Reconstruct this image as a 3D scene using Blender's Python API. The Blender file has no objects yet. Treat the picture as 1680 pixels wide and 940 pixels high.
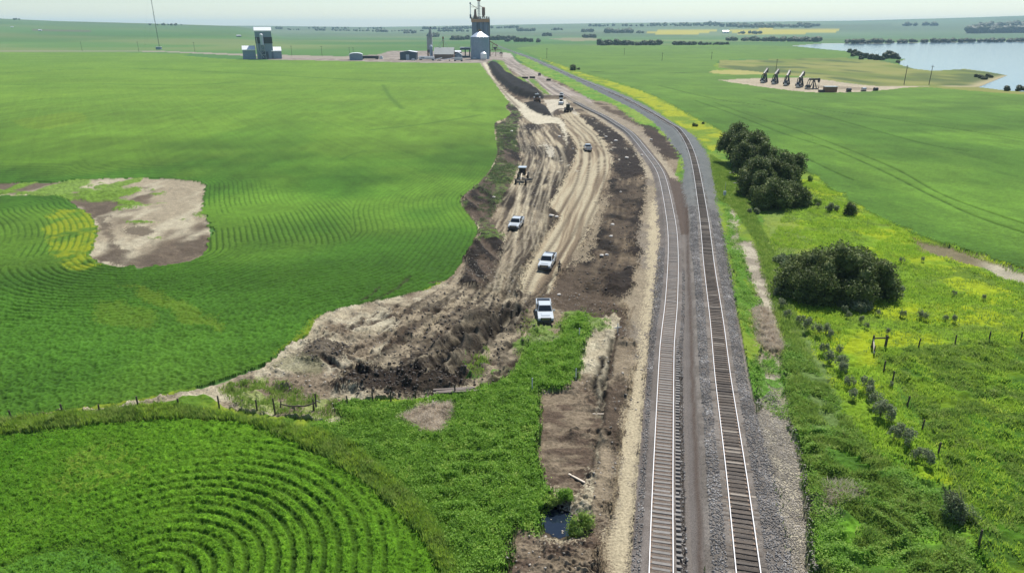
import bpy, math, random
import numpy as np
random.seed(7); rng = np.random.default_rng(7)
C = bpy.context.scene.collection
# ------------------------------------------------------------------ camera
F = 1120.0; TH = math.atan(424.0/1120.0); H = 33.0
cT, sT = math.cos(TH), math.sin(TH)
cam = bpy.data.cameras.new('camera'); cam.sensor_width = 36; cam.lens = 24.0
cam.clip_start = 0.5; cam.clip_end = 60000
camo = bpy.data.objects.new('camera', cam); C.objects.link(camo)
camo.location = (0, 0, H); camo.rotation_euler = (math.pi/2-TH, 0, 0)
bpy.context.scene.camera = camo
# ------------------------------------------------------------------ light
SUN_EL = math.radians(57); SUN_AZ = math.radians(24)      # azimuth from +Y towards +X
w = bpy.data.worlds.new("World"); bpy.context.scene.world = w; w.use_nodes = True
nt = w.node_tree; nt.nodes.clear()
sky = nt.nodes.new('ShaderNodeTexSky'); sky.sky_type = 'NISHITA'; sky.sun_disc = False
sky.sun_elevation = SUN_EL; sky.sun_rotation = SUN_AZ
sky.air_density = 1.0; sky.dust_density = 0.3; sky.ozone_density = 1.6; sky.altitude = 600
bg = nt.nodes.new('ShaderNodeBackground'); bg.inputs[1].default_value = 0.095
out = nt.nodes.new('ShaderNodeOutputWorld')
nt.links.new(sky.outputs[0], bg.inputs[0]); nt.links.new(bg.outputs[0], out.inputs[0])
sl = bpy.data.lights.new('sun', 'SUN'); sl.energy = 5.0; sl.angle = math.radians(0.53); sl.color = (1, .955, .88)
so = bpy.data.objects.new('sun', sl); C.objects.link(so)
from mathutils import Vector, Matrix
sd = Vector((math.sin(SUN_AZ)*math.cos(SUN_EL), math.cos(SUN_AZ)*math.cos(SUN_EL), math.sin(SUN_EL)))
so.rotation_euler = sd.to_track_quat('Z', 'Y').to_euler()
vs = bpy.context.scene.view_settings
vs.view_transform = 'Standard'; vs.look = 'None'; vs.exposure = 0.32; vs.gamma = 1.0
bpy.context.scene.cycles.max_bounces = 5
bpy.context.scene.cycles.volume_bounces = 1
# ------------------------------------------------------------------ helpers
def srgb(r, g, b, k=1/1.5):
    f = lambda c: (c/255/12.92 if c/255 <= .04045 else ((c/255+.055)/1.055)**2.4)
    return np.array([f(r)*k, f(g)*k, f(b)*k], dtype=np.float32)
def tag(o, label=None, cat=None, group=None, kind=None):
    if label: o['label'] = label
    if cat: o['category'] = cat
    if group: o['group'] = group
    if kind: o['kind'] = kind
    return o
def empty(name, loc, rz=0, label=None, cat=None, group=None):
    o = bpy.data.objects.new(name, None); C.objects.link(o); o.location = loc; o.rotation_euler = (0, 0, rz)
    o.empty_display_size = .5
    return tag(o, label, cat, group)
def children(o): return [c for c in bpy.data.objects if c.parent == o]
def copy_tree(o, parent=None):
    c = o.copy(); C.objects.link(c); c.parent = parent
    for ch in children(o): copy_tree(ch, c)
    return c
def mesh_np(name, V, Fc, mat, parent=None, smooth=False, link=True, cols=None):
    me = bpy.data.meshes.new(name)
    V = np.asarray(V, dtype=np.float32); Fc = np.asarray(Fc, dtype=np.int32)
    k = Fc.shape[1]
    me.vertices.add(len(V)); me.vertices.foreach_set('co', V.ravel())
    me.loops.add(Fc.size); me.loops.foreach_set('vertex_index', Fc.ravel())
    me.polygons.add(len(Fc)); me.polygons.foreach_set('loop_start', np.arange(0, Fc.size, k, dtype=np.int32))
    me.polygons.foreach_set('loop_total', np.full(len(Fc), k, dtype=np.int32))
    if smooth: me.polygons.foreach_set('use_smooth', np.ones(len(Fc), dtype=bool))
    if cols is not None:
        a = me.color_attributes.new('Col', 'FLOAT_COLOR', 'POINT')
        c4 = np.ones((len(V), 4), dtype=np.float32); c4[:, :3] = cols
        a.data.foreach_set('color', c4.ravel())
    me.update(calc_edges=True)
    me.materials.append(mat)
    if not link: return me
    o = bpy.data.objects.new(name, me); C.objects.link(o); o.parent = parent
    return o
def lookm(p, d, up=Vector((0, 0, 1))):
    return None
class MB:
    def __init__(s): s.v = []; s.f = []
    def add(s, vs, fs, M=None):
        b = len(s.v)
        for p in vs: s.v.append(tuple(M @ Vector(p)) if M is not None else tuple(p))
        for f in fs: s.f.append(tuple(i+b for i in f))
        return s
    def box(s, c, d, rz=0, top=(1, 1), rx=0, ry=0):
        x, y, z = d[0]/2, d[1]/2, d[2]/2; tx, ty = top
        vs = [(-x, -y, -z), (x, -y, -z), (x, y, -z), (-x, y, -z), (-x*tx, -y*ty, z), (x*tx, -y*ty, z), (x*tx, y*ty, z), (-x*tx, y*ty, z)]
        M = Matrix.Translation(c) @ Matrix.Rotation(rz, 4, 'Z') @ Matrix.Rotation(ry, 4, 'Y') @ Matrix.Rotation(rx, 4, 'X')
        return s.add(vs, [(3, 2, 1, 0), (4, 5, 6, 7), (0, 1, 5, 4), (1, 2, 6, 5), (2, 3, 7, 6), (3, 0, 4, 7)], M)
    def cyl(s, a, b, r0, r1=None, n=8, caps=True):
        if r1 is None: r1 = r0
        a = Vector(a); b = Vector(b); d = (b-a)
        q = d.to_track_quat('Z', 'Y').to_matrix(); vs = []
        for k in range(n):
            t = 2*math.pi*k/n; e = q @ Vector((math.cos(t), math.sin(t), 0)); vs.append(a+e*r0)
        for k in range(n):
            t = 2*math.pi*k/n; e = q @ Vector((math.cos(t), math.sin(t), 0)); vs.append(b+e*r1)
        fs = [(k, (k+1) % n, n+(k+1) % n, n+k) for k in range(n)]
        if caps: fs += [tuple(range(n-1, -1, -1)), tuple(range(n, 2*n))]
        return s.add(vs, fs)
    def tube(s, pts, r, n=6):
        for a, b in zip(pts[:-1], pts[1:]): s.cyl(a, b, r, r, n)
        return s
    def prism(s, poly, x0, x1):       # poly in (y,z), extruded along x
        n = len(poly)
        vs = [(x0, p[0], p[1]) for p in poly]+[(x1, p[0], p[1]) for p in poly]
        fs = [(k, (k+1) % n, n+(k+1) % n, n+k) for k in range(n)]+[tuple(range(n-1, -1, -1)), tuple(range(n, 2*n))]
        return s.add(vs, fs)
    def prismx(s, poly, y0, y1):      # poly in (x,z), extruded along y
        n = len(poly)
        vs = [(p[0], y0, p[1]) for p in poly]+[(p[0], y1, p[1]) for p in poly]
        fs = [(k, (k+1) % n, n+(k+1) % n, n+k) for k in range(n)]+[tuple(range(n-1, -1, -1)), tuple(range(n, 2*n))]
        return s.add(vs, fs)
    def lathe(s, c, prof, n=24):
        vs = []; m = len(prof)
        for r, z in prof:
            for k in range(n):
                t = 2*math.pi*k/n; vs.append((c[0]+r*math.cos(t), c[1]+r*math.sin(t), c[2]+z))
        fs = [(j*n+k, j*n+(k+1) % n, (j+1)*n+(k+1) % n, (j+1)*n+k) for j in range(m-1) for k in range(n)]
        return s.add(vs, fs)
    def build(s, name, mat, parent=None, bevel=0, smooth=False):
        me = bpy.data.meshes.new(name); me.from_pydata(s.v, [], s.f); me.update()
        import bmesh
        bm = bmesh.new(); bm.from_mesh(me); bmesh.ops.recalc_face_normals(bm, faces=bm.faces)
        if bevel: 
            bmesh.ops.bevel(bm, geom=list(bm.edges), offset=bevel, segments=1, affect='EDGES', clamp_overlap=True)
        bm.to_mesh(me); bm.free()
        if smooth:
            for p in me.polygons: p.use_smooth = True
        me.materials.append(mat)
        o = bpy.data.objects.new(name, me); C.objects.link(o); o.parent = parent
        return o
# materials
def nmat(name):
    m = bpy.data.materials.new(name); m.use_nodes = True
    return m, m.node_tree, m.node_tree.nodes['Principled BSDF']
def simple(name, col, rough=.6, metal=0, spec=.5, var=.12, scale=3.0, bump=0, coat=0):
    m, t, b = nmat(name)
    n = t.nodes.new('ShaderNodeTexNoise'); n.inputs['Scale'].default_value = scale; n.inputs['Detail'].default_value = 5
    tc = t.nodes.new('ShaderNodeTexCoord'); t.links.new(tc.outputs['Object'], n.inputs['Vector'])
    mx = t.nodes.new('ShaderNodeMix'); mx.data_type = 'RGBA'
    c = np.array(col, dtype=float)
    mx.inputs[6].default_value = (*np.clip(c*(1-var), 0, 1), 1); mx.inputs[7].default_value = (*np.clip(c*(1+var), 0, 1), 1)
    t.links.new(n.outputs['Fac'], mx.inputs[0]); t.links.new(mx.outputs[2], b.inputs['Base Color'])
    b.inputs['Roughness'].default_value = rough; b.inputs['Metallic'].default_value = metal
    b.inputs['Specular IOR Level'].default_value = spec
    if coat: b.inputs['Coat Weight'].default_value = coat
    if bump:
        bp = t.nodes.new('ShaderNodeBump'); bp.inputs['Strength'].default_value = bump; bp.inputs['Distance'].default_value = .1
        t.links.new(n.outputs['Fac'], bp.inputs['Height']); t.links.new(bp.outputs[0], b.inputs['Normal'])
    return m
def ribbed(name, col, period, axis='X', rough=.45, metal=.3, depth=.35):
    m, t, b = nmat(name)
    tc = t.nodes.new('ShaderNodeTexCoord'); wv = t.nodes.new('ShaderNodeTexWave')
    wv.bands_direction = axis; wv.inputs['Scale'].default_value = 1.0/period*.314*1.0
    t.links.new(tc.outputs['Object'], wv.inputs['Vector'])
    n = t.nodes.new('ShaderNodeTexNoise'); n.inputs['Scale'].default_value = .5; n.inputs['Detail'].default_value = 6
    t.links.new(tc.outputs['Object'], n.inputs['Vector'])
    mx = t.nodes.new('ShaderNodeMix'); mx.data_type = 'RGBA'; c = np.array(col)
    mx.inputs[6].default_value = (*c*.78, 1); mx.inputs[7].default_value = (*np.clip(c*1.2, 0, 1), 1)
    t.links.new(n.outputs['Fac'], mx.inputs[0])
    t.links.new(mx.outputs[2], b.inputs['Base Color'])
    bp = t.nodes.new('ShaderNodeBump'); bp.inputs['Strength'].default_value = depth; bp.inputs['Distance'].default_value = .15
    t.links.new(wv.outputs['Fac'], bp.inputs['Height']); t.links.new(bp.outputs[0], b.inputs['Normal'])
    b.inputs['Roughness'].default_value = rough; b.inputs['Metallic'].default_value = metal
    return m
def ground_mat(name, scale, lo=.8, hi=1.2, bump=.3, dist=.05, rough=.95, spec=.15, sheen=0):
    m, t, b = nmat(name)
    at_ = t.nodes.new('ShaderNodeVertexColor'); at_.layer_name = 'Col'
    tc = t.nodes.new('ShaderNodeTexCoord')
    n = t.nodes.new('ShaderNodeTexNoise'); n.inputs['Scale'].default_value = scale; n.inputs['Detail'].default_value = 5; n.inputs['Roughness'].default_value = .65
    t.links.new(tc.outputs['Object'], n.inputs['Vector'])
    mr = t.nodes.new('ShaderNodeMapRange'); mr.inputs['From Min'].default_value = .3; mr.inputs['From Max'].default_value = .7
    mr.inputs['To Min'].default_value = lo; mr.inputs['To Max'].default_value = hi
    t.links.new(n.outputs['Fac'], mr.inputs['Value'])
    vm = t.nodes.new('ShaderNodeVectorMath'); vm.operation = 'SCALE'
    t.links.new(at_.outputs['Color'], vm.inputs[0]); t.links.new(mr.outputs[0], vm.inputs['Scale'])
    t.links.new(vm.outputs[0], b.inputs['Base Color'])
    bp = t.nodes.new('ShaderNodeBump'); bp.inputs['Strength'].default_value = bump; bp.inputs['Distance'].default_value = dist
    t.links.new(n.outputs['Fac'], bp.inputs['Height']); t.links.new(bp.outputs[0], b.inputs['Normal'])
    b.inputs['Roughness'].default_value = rough; b.inputs['Specular IOR Level'].default_value = spec
    return m
def leaf_mat(name, c0, c1, c2=None, nscale=.35, trans=.25):
    m, t, b = nmat(name)
    g = t.nodes.new('ShaderNodeNewGeometry'); tc = t.nodes.new('ShaderNodeTexCoord')
    n = t.nodes.new('ShaderNodeTexNoise'); n.inputs['Scale'].default_value = nscale; n.inputs['Detail'].default_value = 3
    t.links.new(tc.outputs['Object'], n.inputs['Vector'])
    ad = t.nodes.new('ShaderNodeMath'); ad.operation = 'MULTIPLY_ADD'; ad.inputs[1].default_value = .55; 
    t.links.new(g.outputs['Random Per Island'], ad.inputs[0])
    sb = t.nodes.new('ShaderNodeMath'); sb.operation = 'MULTIPLY_ADD'; sb.inputs[1].default_value = 1.6; sb.inputs[2].default_value = -.55
    t.links.new(n.outputs['Fac'], sb.inputs[0]); t.links.new(sb.outputs[0], ad.inputs[2])
    r = t.nodes.new('ShaderNodeValToRGB'); r.color_ramp.elements[0].color = (*c0, 1); r.color_ramp.elements[1].color = (*c1, 1)
    r.color_ramp.elements[0].position = .1; r.color_ramp.elements[1].position = .8
    if c2 is not None:
        e = r.color_ramp.elements.new(1.0); e.color = (*c2, 1)
    t.links.new(ad.outputs[0], r.inputs[0])
    t.links.new(r.outputs[0], b.inputs['Base Color']); b.inputs['Roughness'].default_value = .6; b.inputs['Specular IOR Level'].default_value = .25
    tr = t.nodes.new('ShaderNodeBsdfTranslucent'); t.links.new(r.outputs[0], tr.inputs[0])
    ms = t.nodes.new('ShaderNodeMixShader'); ms.inputs[0].default_value = trans
    o = t.nodes['Material Output']; t.links.new(b.outputs[0], ms.inputs[1]); t.links.new(tr.outputs[0], ms.inputs[2]); t.links.new(ms.outputs[0], o.inputs[0])
    return m
M = {}
M['white_paint'] = simple('white_paint', (.52, .56, .58), .2, 0, .5, .03, 2, coat=.4)
M['glass'] = simple('dark_glass', (.02, .025, .03), .08, 0, .6, .1)
M['tyre'] = simple('tyre_rubber', (.02, .02, .02), .85)
M['rim'] = simple('rim_metal', (.45, .45, .46), .35, .8)
M['black'] = simple('black_plastic', (.025, .025, .027), .5)
M['chrome'] = simple('bumper_metal', (.5, .5, .5), .25, .9)
M['lamp_glass'] = simple('headlight_glass', (.6, .62, .65), .15)
M['red_lamp'] = simple('tail_lamp_glass', (.35, .02, .02), .2)
M['yellow_paint'] = simple('machine_yellow', (.55, .33, .06), .45, 0, .5, .25, 2)
M['tan_paint'] = simple('machine_tan', (.5, .42, .3), .5, 0, .5, .2, 2)
M['steel_dark'] = simple('dark_steel', (.06, .06, .065), .55, .4)
M['steel'] = simple('galvanised_steel', (.42, .45, .47), .4, .6)
M['rust'] = simple('rusty_steel', (.22, .12, .07), .7, .2, .4, .35, 1)
M['post_wood'] = simple('weathered_wood', (.09, .075, .06), .9, 0, .2, .35, 4)
M['pale_wood'] = simple('pale_wood', (.6, .52, .42), .8, 0, .2, .15, 4)
M['rail'] = simple('polished_rail', (.82, .80, .78), .42, .35, .5, .08, 1)
M['rail_side'] = simple('rail_web', (.2, .14, .10), .8, .1)
# ------------------------------------------------------------------ projection of the survey photograph onto the land
def at0(px, py, z=0.0):
    v = py-470.0; t = (H-z)/(F*sT+v*cT)
    return ((px-840.0)*t, (F*cT-v*sT)*t)
def proj(x, y, z):
    zc = y*cT+(H-z)*sT
    return 840+F*x/zc, 470+F*((H-z)*cT-y*sT)/zc
def sm(a, b, x):
    t = np.clip((x-a)/(b-a), 0, 1); return t*t*(3-2*t)
cx_l = [-900, 0, 100, 250, 330, 420, 480]; cy_l = [30, 32.5, 36.5, 40, 42.3, 45.0, 47.5]
cx_r = [-900, 400, 600, 700, 840, 1000, 1200, 1400, 1600, 1680, 2600]; cy_r = [41, 43.5, 45.5, 44.3, 42, 39.5, 38, 36, 31, 28.5, 22]
def hills(x, y):
    x = np.asarray(x, float); y = np.asarray(y, float)
    u = 840+F*x/(y*cT+H*sT); 
    cl = np.interp(u, cx_l, cy_l); cr = np.interp(u, cx_r, cy_r)
    hl = np.maximum(0, 33+3300*(46.5-cl)/1197)*sm(485, 380, u)
    wob = 1+.05*np.sin(u/63.)+.03*np.sin(u/23.+1)
    hr = np.maximum(0, 33+6200*(46.5-cr)/1197)
    hr = hr-6+6*wob
    zl = hl*sm(1150, 3300, y)
    zr = hr*sm(2300, 6200, y)
    return np.maximum(zl, zr)
def at(px, py, dz=0.0):
    if py > 84: x, y = at0(px, py); return x, y, 0.0
    v = py-470.0; dx = px-840.0; dy = F*cT-v*sT; d_z = -(F*sT+v*cT)
    t = 300.0/dy; lt = t
    while t*dy < 9500:
        x, y = dx*t, dy*t; z = H+d_z*t
        if z <= float(hills(x, y)):
            return x, y, float(hills(x, y))
        lt = t; t *= 1.004
    x, y = dx*t, dy*t
    return x, y, float(hills(x, y))
def ppm(py): return cT*(py-46.0)/H          # photo pixels per metre, sideways
def smooth_line(pts, k=6):
    P = np.array(pts, float); n = len(P); o = []
    for i in range(n-1):
        p0 = P[max(i-1, 0)]; p1 = P[i]; p2 = P[i+1]; p3 = P[min(i+2, n-1)]
        for j in range(k):
            t = j/k
            o.append(.5*((2*p1)+(-p0+p2)*t+(2*p0-5*p1+4*p2-p3)*t*t+(-p0+3*p1-3*p2+p3)*t**3))
    o.append(P[-1]); return np.array(o)
def world_line(pts, z=0, k=6):
    L = smooth_line(pts, k); x, y = at0(L[:, 0], L[:, 1], z); return np.stack([x, y], 1)
def dist_line(X, Y, L, margin=None):
    """distance to polyline, signed side, arclength; inf outside margin"""
    D = np.full(X.shape, 1e9, np.float32); T = np.zeros(X.shape, np.float32)
    acc = 0.0
    for a, b in zip(L[:-1], L[1:]):
        d = b-a; l = float(np.hypot(*d))
        if l < 1e-6: continue
        if margin is not None:
            m = margin
            idx = np.nonzero((X > min(a[0], b[0])-m) & (X < max(a[0], b[0])+m) & (Y > min(a[1], b[1])-m) & (Y < max(a[1], b[1])+m))[0]
        else: idx = slice(None)
        x = X[idx]-a[0]; y = Y[idx]-a[1]
        t = np.clip((x*d[0]+y*d[1])/(l*l), 0, 1)
        ex = x-t*d[0]; ey = y-t*d[1]; dd = np.sqrt(ex*ex+ey*ey)
        s = np.where(d[0]*y-d[1]*x > 0, -1.0, 1.0)   # + on the right of travel
        cur = np.abs(D[idx]); better = dd < cur
        D[idx] = np.where(better, dd*s, D[idx]); T[idx] = np.where(better, acc+t*l, T[idx])
        acc += l
    return D, T
def inpoly(px, py, poly):
    P = np.array(poly, float); n = len(P)
    r = np.zeros(px.shape, bool)
    bb = (px >= P[:, 0].min()) & (px <= P[:, 0].max()) & (py >= P[:, 1].min()) & (py <= P[:, 1].max())
    idx = np.nonzero(bb)[0]; x = px[idx]; y = py[idx]; ins = np.zeros(len(idx), bool)
    for i in range(n):
        x0, y0 = P[i]; x1, y1 = P[(i+1) % n]
        if y0 == y1: continue
        c = ((y0 > y) != (y1 > y)) & (x < (x1-x0)*(y-y0)/(y1-y0)+x0)
        ins ^= c
    r[idx] = ins; return r
def _h(ix, iy, seed):
    h = (ix.astype(np.int64)*374761393+iy.astype(np.int64)*668265263+seed*974634777) & 0xffffffff
    h = ((h ^ (h >> 13))*1274126177) & 0xffffffff
    return ((h ^ (h >> 16)) & 0xffff).astype(np.float32)/65535.0
def vnoise(x, y, seed=0):
    x = x+seed*17.37; y = y+seed*9.71
    ix = np.floor(x); iy = np.floor(y); fx = (x-ix).astype(np.float32); fy = (y-iy).astype(np.float32)
    fx = fx*fx*(3-2*fx); fy = fy*fy*(3-2*fy)
    a = _h(ix, iy, seed); b = _h(ix+1, iy, seed); c = _h(ix, iy+1, seed); d = _h(ix+1, iy+1, seed)
    return (a+(b-a)*fx)*(1-fy)+(c+(d-c)*fx)*fy
def fbm(x, y, seed, oc=3):
    s = 0; a = 1; t = 0
    for k in range(oc):
        s = s+a*vnoise(x*2**k*1.03+.3*y*(k > 0), y*2**k-.3*x*(k > 0), seed+k*13); t += a; a *= .55
    return s/t
# ------------------------------------------------------------------ outlines surveyed from the photograph
EDGE_L = [(790,104),(800,119),(812,136),(822,152),(836,168),(829,177),(838,187),(826,197),(811.6,204),(813,226),(816,253),(809,272),(802,284),(783,306),(759,325),(758,340),(772,359),(783,376),(781,391),(767,419),(752,442),(740,457),(726,464),(692,480),(665,490),(600,504),(537,516),(527,530),(507,552),(477,566),(440,597),(425,604),(336,635),(222,661),(121,675),(0,693)]
F1 = [(-900,88),(200,87),(300,92),(400,99),(560,100),(700,101)]+EDGE_L+[(-900,800)]
PATCH = [(-900,304),(0,302),(119,297),(190,294.5),(262,294.5),(331,301),(336,318),(335,341),(343,368),(345,403),(340,418),(298,434),(250,440),(202,440),(167,434),(148,420),(155,399),(158,372),(143,351),(119,337),(102,327),(0,323),(-900,326)]
F2 = [(-900,770),(0,718),(141,701),(283,691),(404,697),(485,722),(560,752),(620,790),(680,843),(720,890),(745,940),(775,1020),(800,1400),(-2500,1400)]
BARE = [(0,698),(109,684),(222,664),(336,638),(425,607),(440,598),(477,568),(507,552),(537,516),(692,480),(740,457),(775,430),(900,470),(1000,500),(1040,520),(1060,600),(1040,700),(1000,800),(950,960),(820,960),(830,900),(850,865),(880,880),(887,845),(881,786),(877,762),(881,700),(879,647),(905,600),(880,575),(800,632),(735,656),(575,664),(575,702),(560,702),(485,690),(404,682),(364,668),(332,650),(250,667),(160,680)]
SITE = [(794,101),(1010,160),(1110,235),(1100,300),(1075,300),(1082,404),(1069,515),(1062,600),(1050,700),(1040,800),(1010,960),(960,960),(1000,600),(1010,520),(880,560),(740,470),(700,470)]+[p for p in EDGE_L[22:0:-1]]
MUD_R = [(949,186),(971,191),(991,203),(1015,220),(1031,233),(1044,249),(1056,264),(1061,283),(1059,295),(1057,323),(1048,370),(1042,402),(1053,415),(1046,440),(1035,479),(1020,496),(990,483),(960,487),(945,470),(930,452),(950,413),(961,387),(976,359),(986,327),(995,310),(1002,289),(1003,263),(996,237),(971,210),(955,193)]
PAD = [(924,197),(929,214),(943,237),(945,253),(933,283),(922,306),(907,329),(901,340),(918,357),(905,379),(891,396),(874,423),(859,449),(853,481),(896,486),(909,466),(921,451),(934,425),(948,413),(961,387),(976,359),(986,327),(995,310),(1002,293),(1003,262),(996,237),(971,210),(952,187),(935,184),(915,192)]
PAD2 = [(1060,293),(1074,297),(1075,315),(1082,353),(1082,404),(1077,438),(1069,515),(1062,579),(1061,640),(1049,800),(1036,950),(975,950),(990,870),(1005,780),(1018,700),(1030,640),(1040,590),(1030,540),(1022,498),(1037,479),(1048,440),(1055,415),(1044,402),(1050,370),(1059,323)]
SAND = [(985,950),(1030,950),(1044,800),(1058,650),(1062,580),(1075,470),(1080,380),(1075,330),(1066,340),(1064,400),(1060,470),(1050,560),(1040,620),(1022,700),(1012,780),(1000,860)]
PATH_UP = [(1060,293),(1050,262),(1040,245),(1026,230),(1010,216),(991,202),(971,190),(950,176),(930,165),(945,160),(975,172),(1003,188),(1030,200),(1052,216),(1070,236),(1085,256),(1100,275),(1110,290),(1118,310),(1100,310),(1080,300)]
LBERM = [(836,168),(849,174),(853,193),(849,212),(845,237),(854,253),(851,274),(843,295),(836,305),(819,336),(806,362),(812,380),(827,392),(820,423),(805,455),(784,483),(756,476),(758,455),(768,420),(783,391),(785,376),(774,359),(760,340),(761,326),(785,307),(804,284),(811,272),(818,253),(815,226),(813.6,206),(828,199),(840,188),(832,177)]
HAUL = [(786,101),(797,118),(809,133),(822,150),(834,166),(848,178),(858,190),(870,199),(882,205),(893,203),(906,202),(918,205),(924,218),(931,240),(929,212),(920,196),(905,192),(887,188),(875,182),(862,172),(850,165),(836,156),(822,143),(810,128),(802,113),(797,103)]
PILE = [(800,105),(810,104),(822,109),(831,121),(843,127),(857,137),(879,148),(893,159),(888,164),(870,164),(843,156),(827,143),(813,129),(804,114)]
PILE2 = [(858,170),(872,168),(888,170),(898,178),(908,190),(902,192),(888,189),(876,184),(866,177)]
WPAD = [(892,164),(925.5,163),(931,169),(948,188),(943,188),(935,183),(925,182),(912,185),(908,192),(901,182),(896,172)]
YARD = [(400,97),(470,99),(560,101),(700,104),(790,104),(797,103),(812,98),(834,112),(856,126),(877,142),(895,157),(925,160),(945,170),(975,176),(970,163),(940,150),(920,141),(884,120),(852,104),(843,96),(838,88),(822,86),(760,86),(700,84),(640,84),(620,90),(560,93),(460,94)]
ISL = [(866,131),(877,131),(888,143),(902,155),(895,155),(884,147)]
ISL2 = [(814,100),(826,101),(834,113),(845,126),(858,128),(875,146),(893,158),(886,152),(857,136),(843,126),(831,120),(822,108)]
G_MID = [(845,95),(870,110),(895,125),(920,136),(940,147),(970,164),(1000,170),(1030,190),(1057,210),(1080,219),(1101,237),(1112,262),(1119,290),(1117,306),(1128,330),(1135,330),(1130,300),(1124,262),(1108,230),(1090,217),(1065,194),(1030,174),(980,150),(940,130),(900,110),(865,95),(850,88)]
DK_MID = [(1050,206),(1074,211),(1099,236),(1111,258),(1097,262),(1083,250),(1069,234)]
BAL_R = [(846,86),(865,91.5),(905,107.5),(950,127.5),(1015,152),(1065,177),(1115,210),(1138,223),(1153,243),(1168.5,277),(1179,353),(1194,430),(1199,451),(1207,528),(1226,640),(1240,690),(1268,781),(1303,950),(1330,1060),(1500,1400),(1100,1400),(1168,1000),(1165,925),(1154,708),(1147,630),(1142,528),(1139,464),(1131,400),(1133,366),(1130,343),(1119,307),(1120,266),(1102,238),(1087,217),(1062,195),(1028,175),(978,150),(938,130),(898,110),(862,95),(842,87)]
BAL_L = [(1082,404),(1079,300),(1118,300),(1130,343),(1133,366),(1131,400),(1139,464),(1142,528),(1147,630),(1154,708),(1165,925),(1168,1000),(1180,1400),(1000,1400),(1033,960),(1036,940),(1049,800),(1061,640),(1062.5,579),(1069,515),(1077,438)]
BROWN_MID = [(1076,300),(1112,300),(1128,340),(1133,368),(1128,375),(1118,378),(1114,420),(1116,600),(1122,960),(1165,960),(1152,700),(1140,500),(1130,390)]
VERGE_Y = [(935,113),(952,120),(1000,134),(1052,151),(1090,168),(1135,193),(1175,213),(1190,225),(1180,235),(1170,250),(1155,240),(1138,221),(1115,207),(1065,174),(1015,149),(950,125),(905,105),(880,95)]
F3 = [(846,80),(877,93),(952,119),(1000,132),(1052,150),(1090,167),(1135,192),(1175,212),(1190,224),(1260,262),(1320,283),(1353,307),(1397,337),(1440,360),(1503,390),(1587,417),(1680,448),(2600,760),(2600,190),(1680,157),(1531,144),(1433,142),(1323,127.5),(1250,124),(1180,119),(1180,100),(1269,98),(1388,97),(1388,85),(1347,82),(1299,77),(1180,74),(1000,76),(900,73)]
ROUGH = [(1180,100),(1269,98),(1388,96),(1440,99),(1472,106),(1501,113),(1531,116),(1582,113),(1620,118),(1656,124),(1626,134),(1605,143),(1641,148),(1680,151),(2600,190),(2600,200),(1680,157),(1531,144),(1433,142),(1323,127),(1250,120),(1180,112)]
LAKE = [(1299,76),(1347,72.3),(1433,72),(1537,70),(1680,69),(2700,62),(2700,192),(1680,150.5),(1641,147.5),(1605,143),(1626,134),(1652,124),(1620,118),(1582,113.5),(1531,116.5),(1501,113.5),(1480,108),(1470,103),(1486,97.5),(1450,94),(1388,84.5),(1347,81)]
PJPAD = [(1180,133),(1242,130),(1332,129),(1394,138),(1448,142),(1480,141.5),(1530,142.5),(1480,146),(1430,151.6),(1394,153),(1341,153.5),(1305,151),(1233,142)]
CANOLA = [[(1057,53),(1100,49.5),(1175,48),(1180,50),(1140,57),(1090,58)],[(1195,49),(1260,46.8),(1385,50),(1370,53),(1300,56.5),(1210,56)]]
STRIP_R = [(1212,400),(1235,400),(1253,451),(1268,502),(1276,545),(1284,590),(1290,640),(1300,700),(1318,763),(1325,817),(1336,925),(1345,1000),(1303,1000),(1300,940),(1268,781),(1240,690),(1245,640),(1240,600),(1250,560),(1245,502),(1225,451),(1205,400),(1192,350),(1205,350)]
PALE_R = [(1270,640),(1300,700),(1318,763),(1325,817),(1336,925),(1345,1000),(1303,1000),(1300,940),(1268,781),(1243,700),(1238,670),(1256,650)]
PAST_Y = [(1253,345),(1300,330),(1330,290),(1353,307),(1397,337),(1440,360),(1503,390),(1587,417),(1690,450),(1900,520),(1900,556),(1680,562),(1440,575),(1455,620),(1500,700),(1560,790),(1500,800),(1440,760),(1371,640),(1346,595),(1308,531),(1285,468),(1262,400)]
PAST_G = [(1430,575),(1680,562),(2600,520),(2600,1400),(1700,1400),(1605,900),(1545,760),(1510,700),(1485,650),(1450,610)]
BROWN_R = [(1500,392),(1590,421),(1640,436),(1700,455),(1700,474),(1640,460),(1580,437),(1530,421),(1505,405)]
WEEDS = [(575,700),(553,672),(580,665),(630,668),(700,665),(735,657),(770,650),(800,638),(825,632),(853,612),(856,590),(871,576),(909,570),(925,557),(924,538),(939,524),(955,523),(965,545),(958,557),(952,583),(950,606),(947,622),(927,641),(909,642),(882,646),(881,700),(878,760),(890,800),(903,826),(887,845),(880,885),(850,868),(838,866),(830,900),(820,960),(745,960),(720,885),(680,835),(620,782),(560,740),(500,715),(540,705)]
WHOLE = [(655,690),(690,672),(745,668),(740,690),(722,720),(690,712)]
POND = [(884,842),(900,832),(930,834),(941,848),(937,868),(918,877),(896,870),(886,857)]
WEDGE = [(550,640),(587,617),(640,612),(700,608),(765,622),(745,645),(697,655),(580,652)]
CHURN = [(560,625),(610,600),(640,560),(650,520),(700,492),(740,470),(800,484),(850,488),(875,515),(862,545),(872,575),(850,610),(830,640),(700,640),(600,640)]
ROAD = [(-900,84),(0,84.5),(150,84.6),(260,85.5),(400,92),(560,97),(640,98),(640,95),(560,93),(400,89),(260,84),(-900,82.5)]
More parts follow.
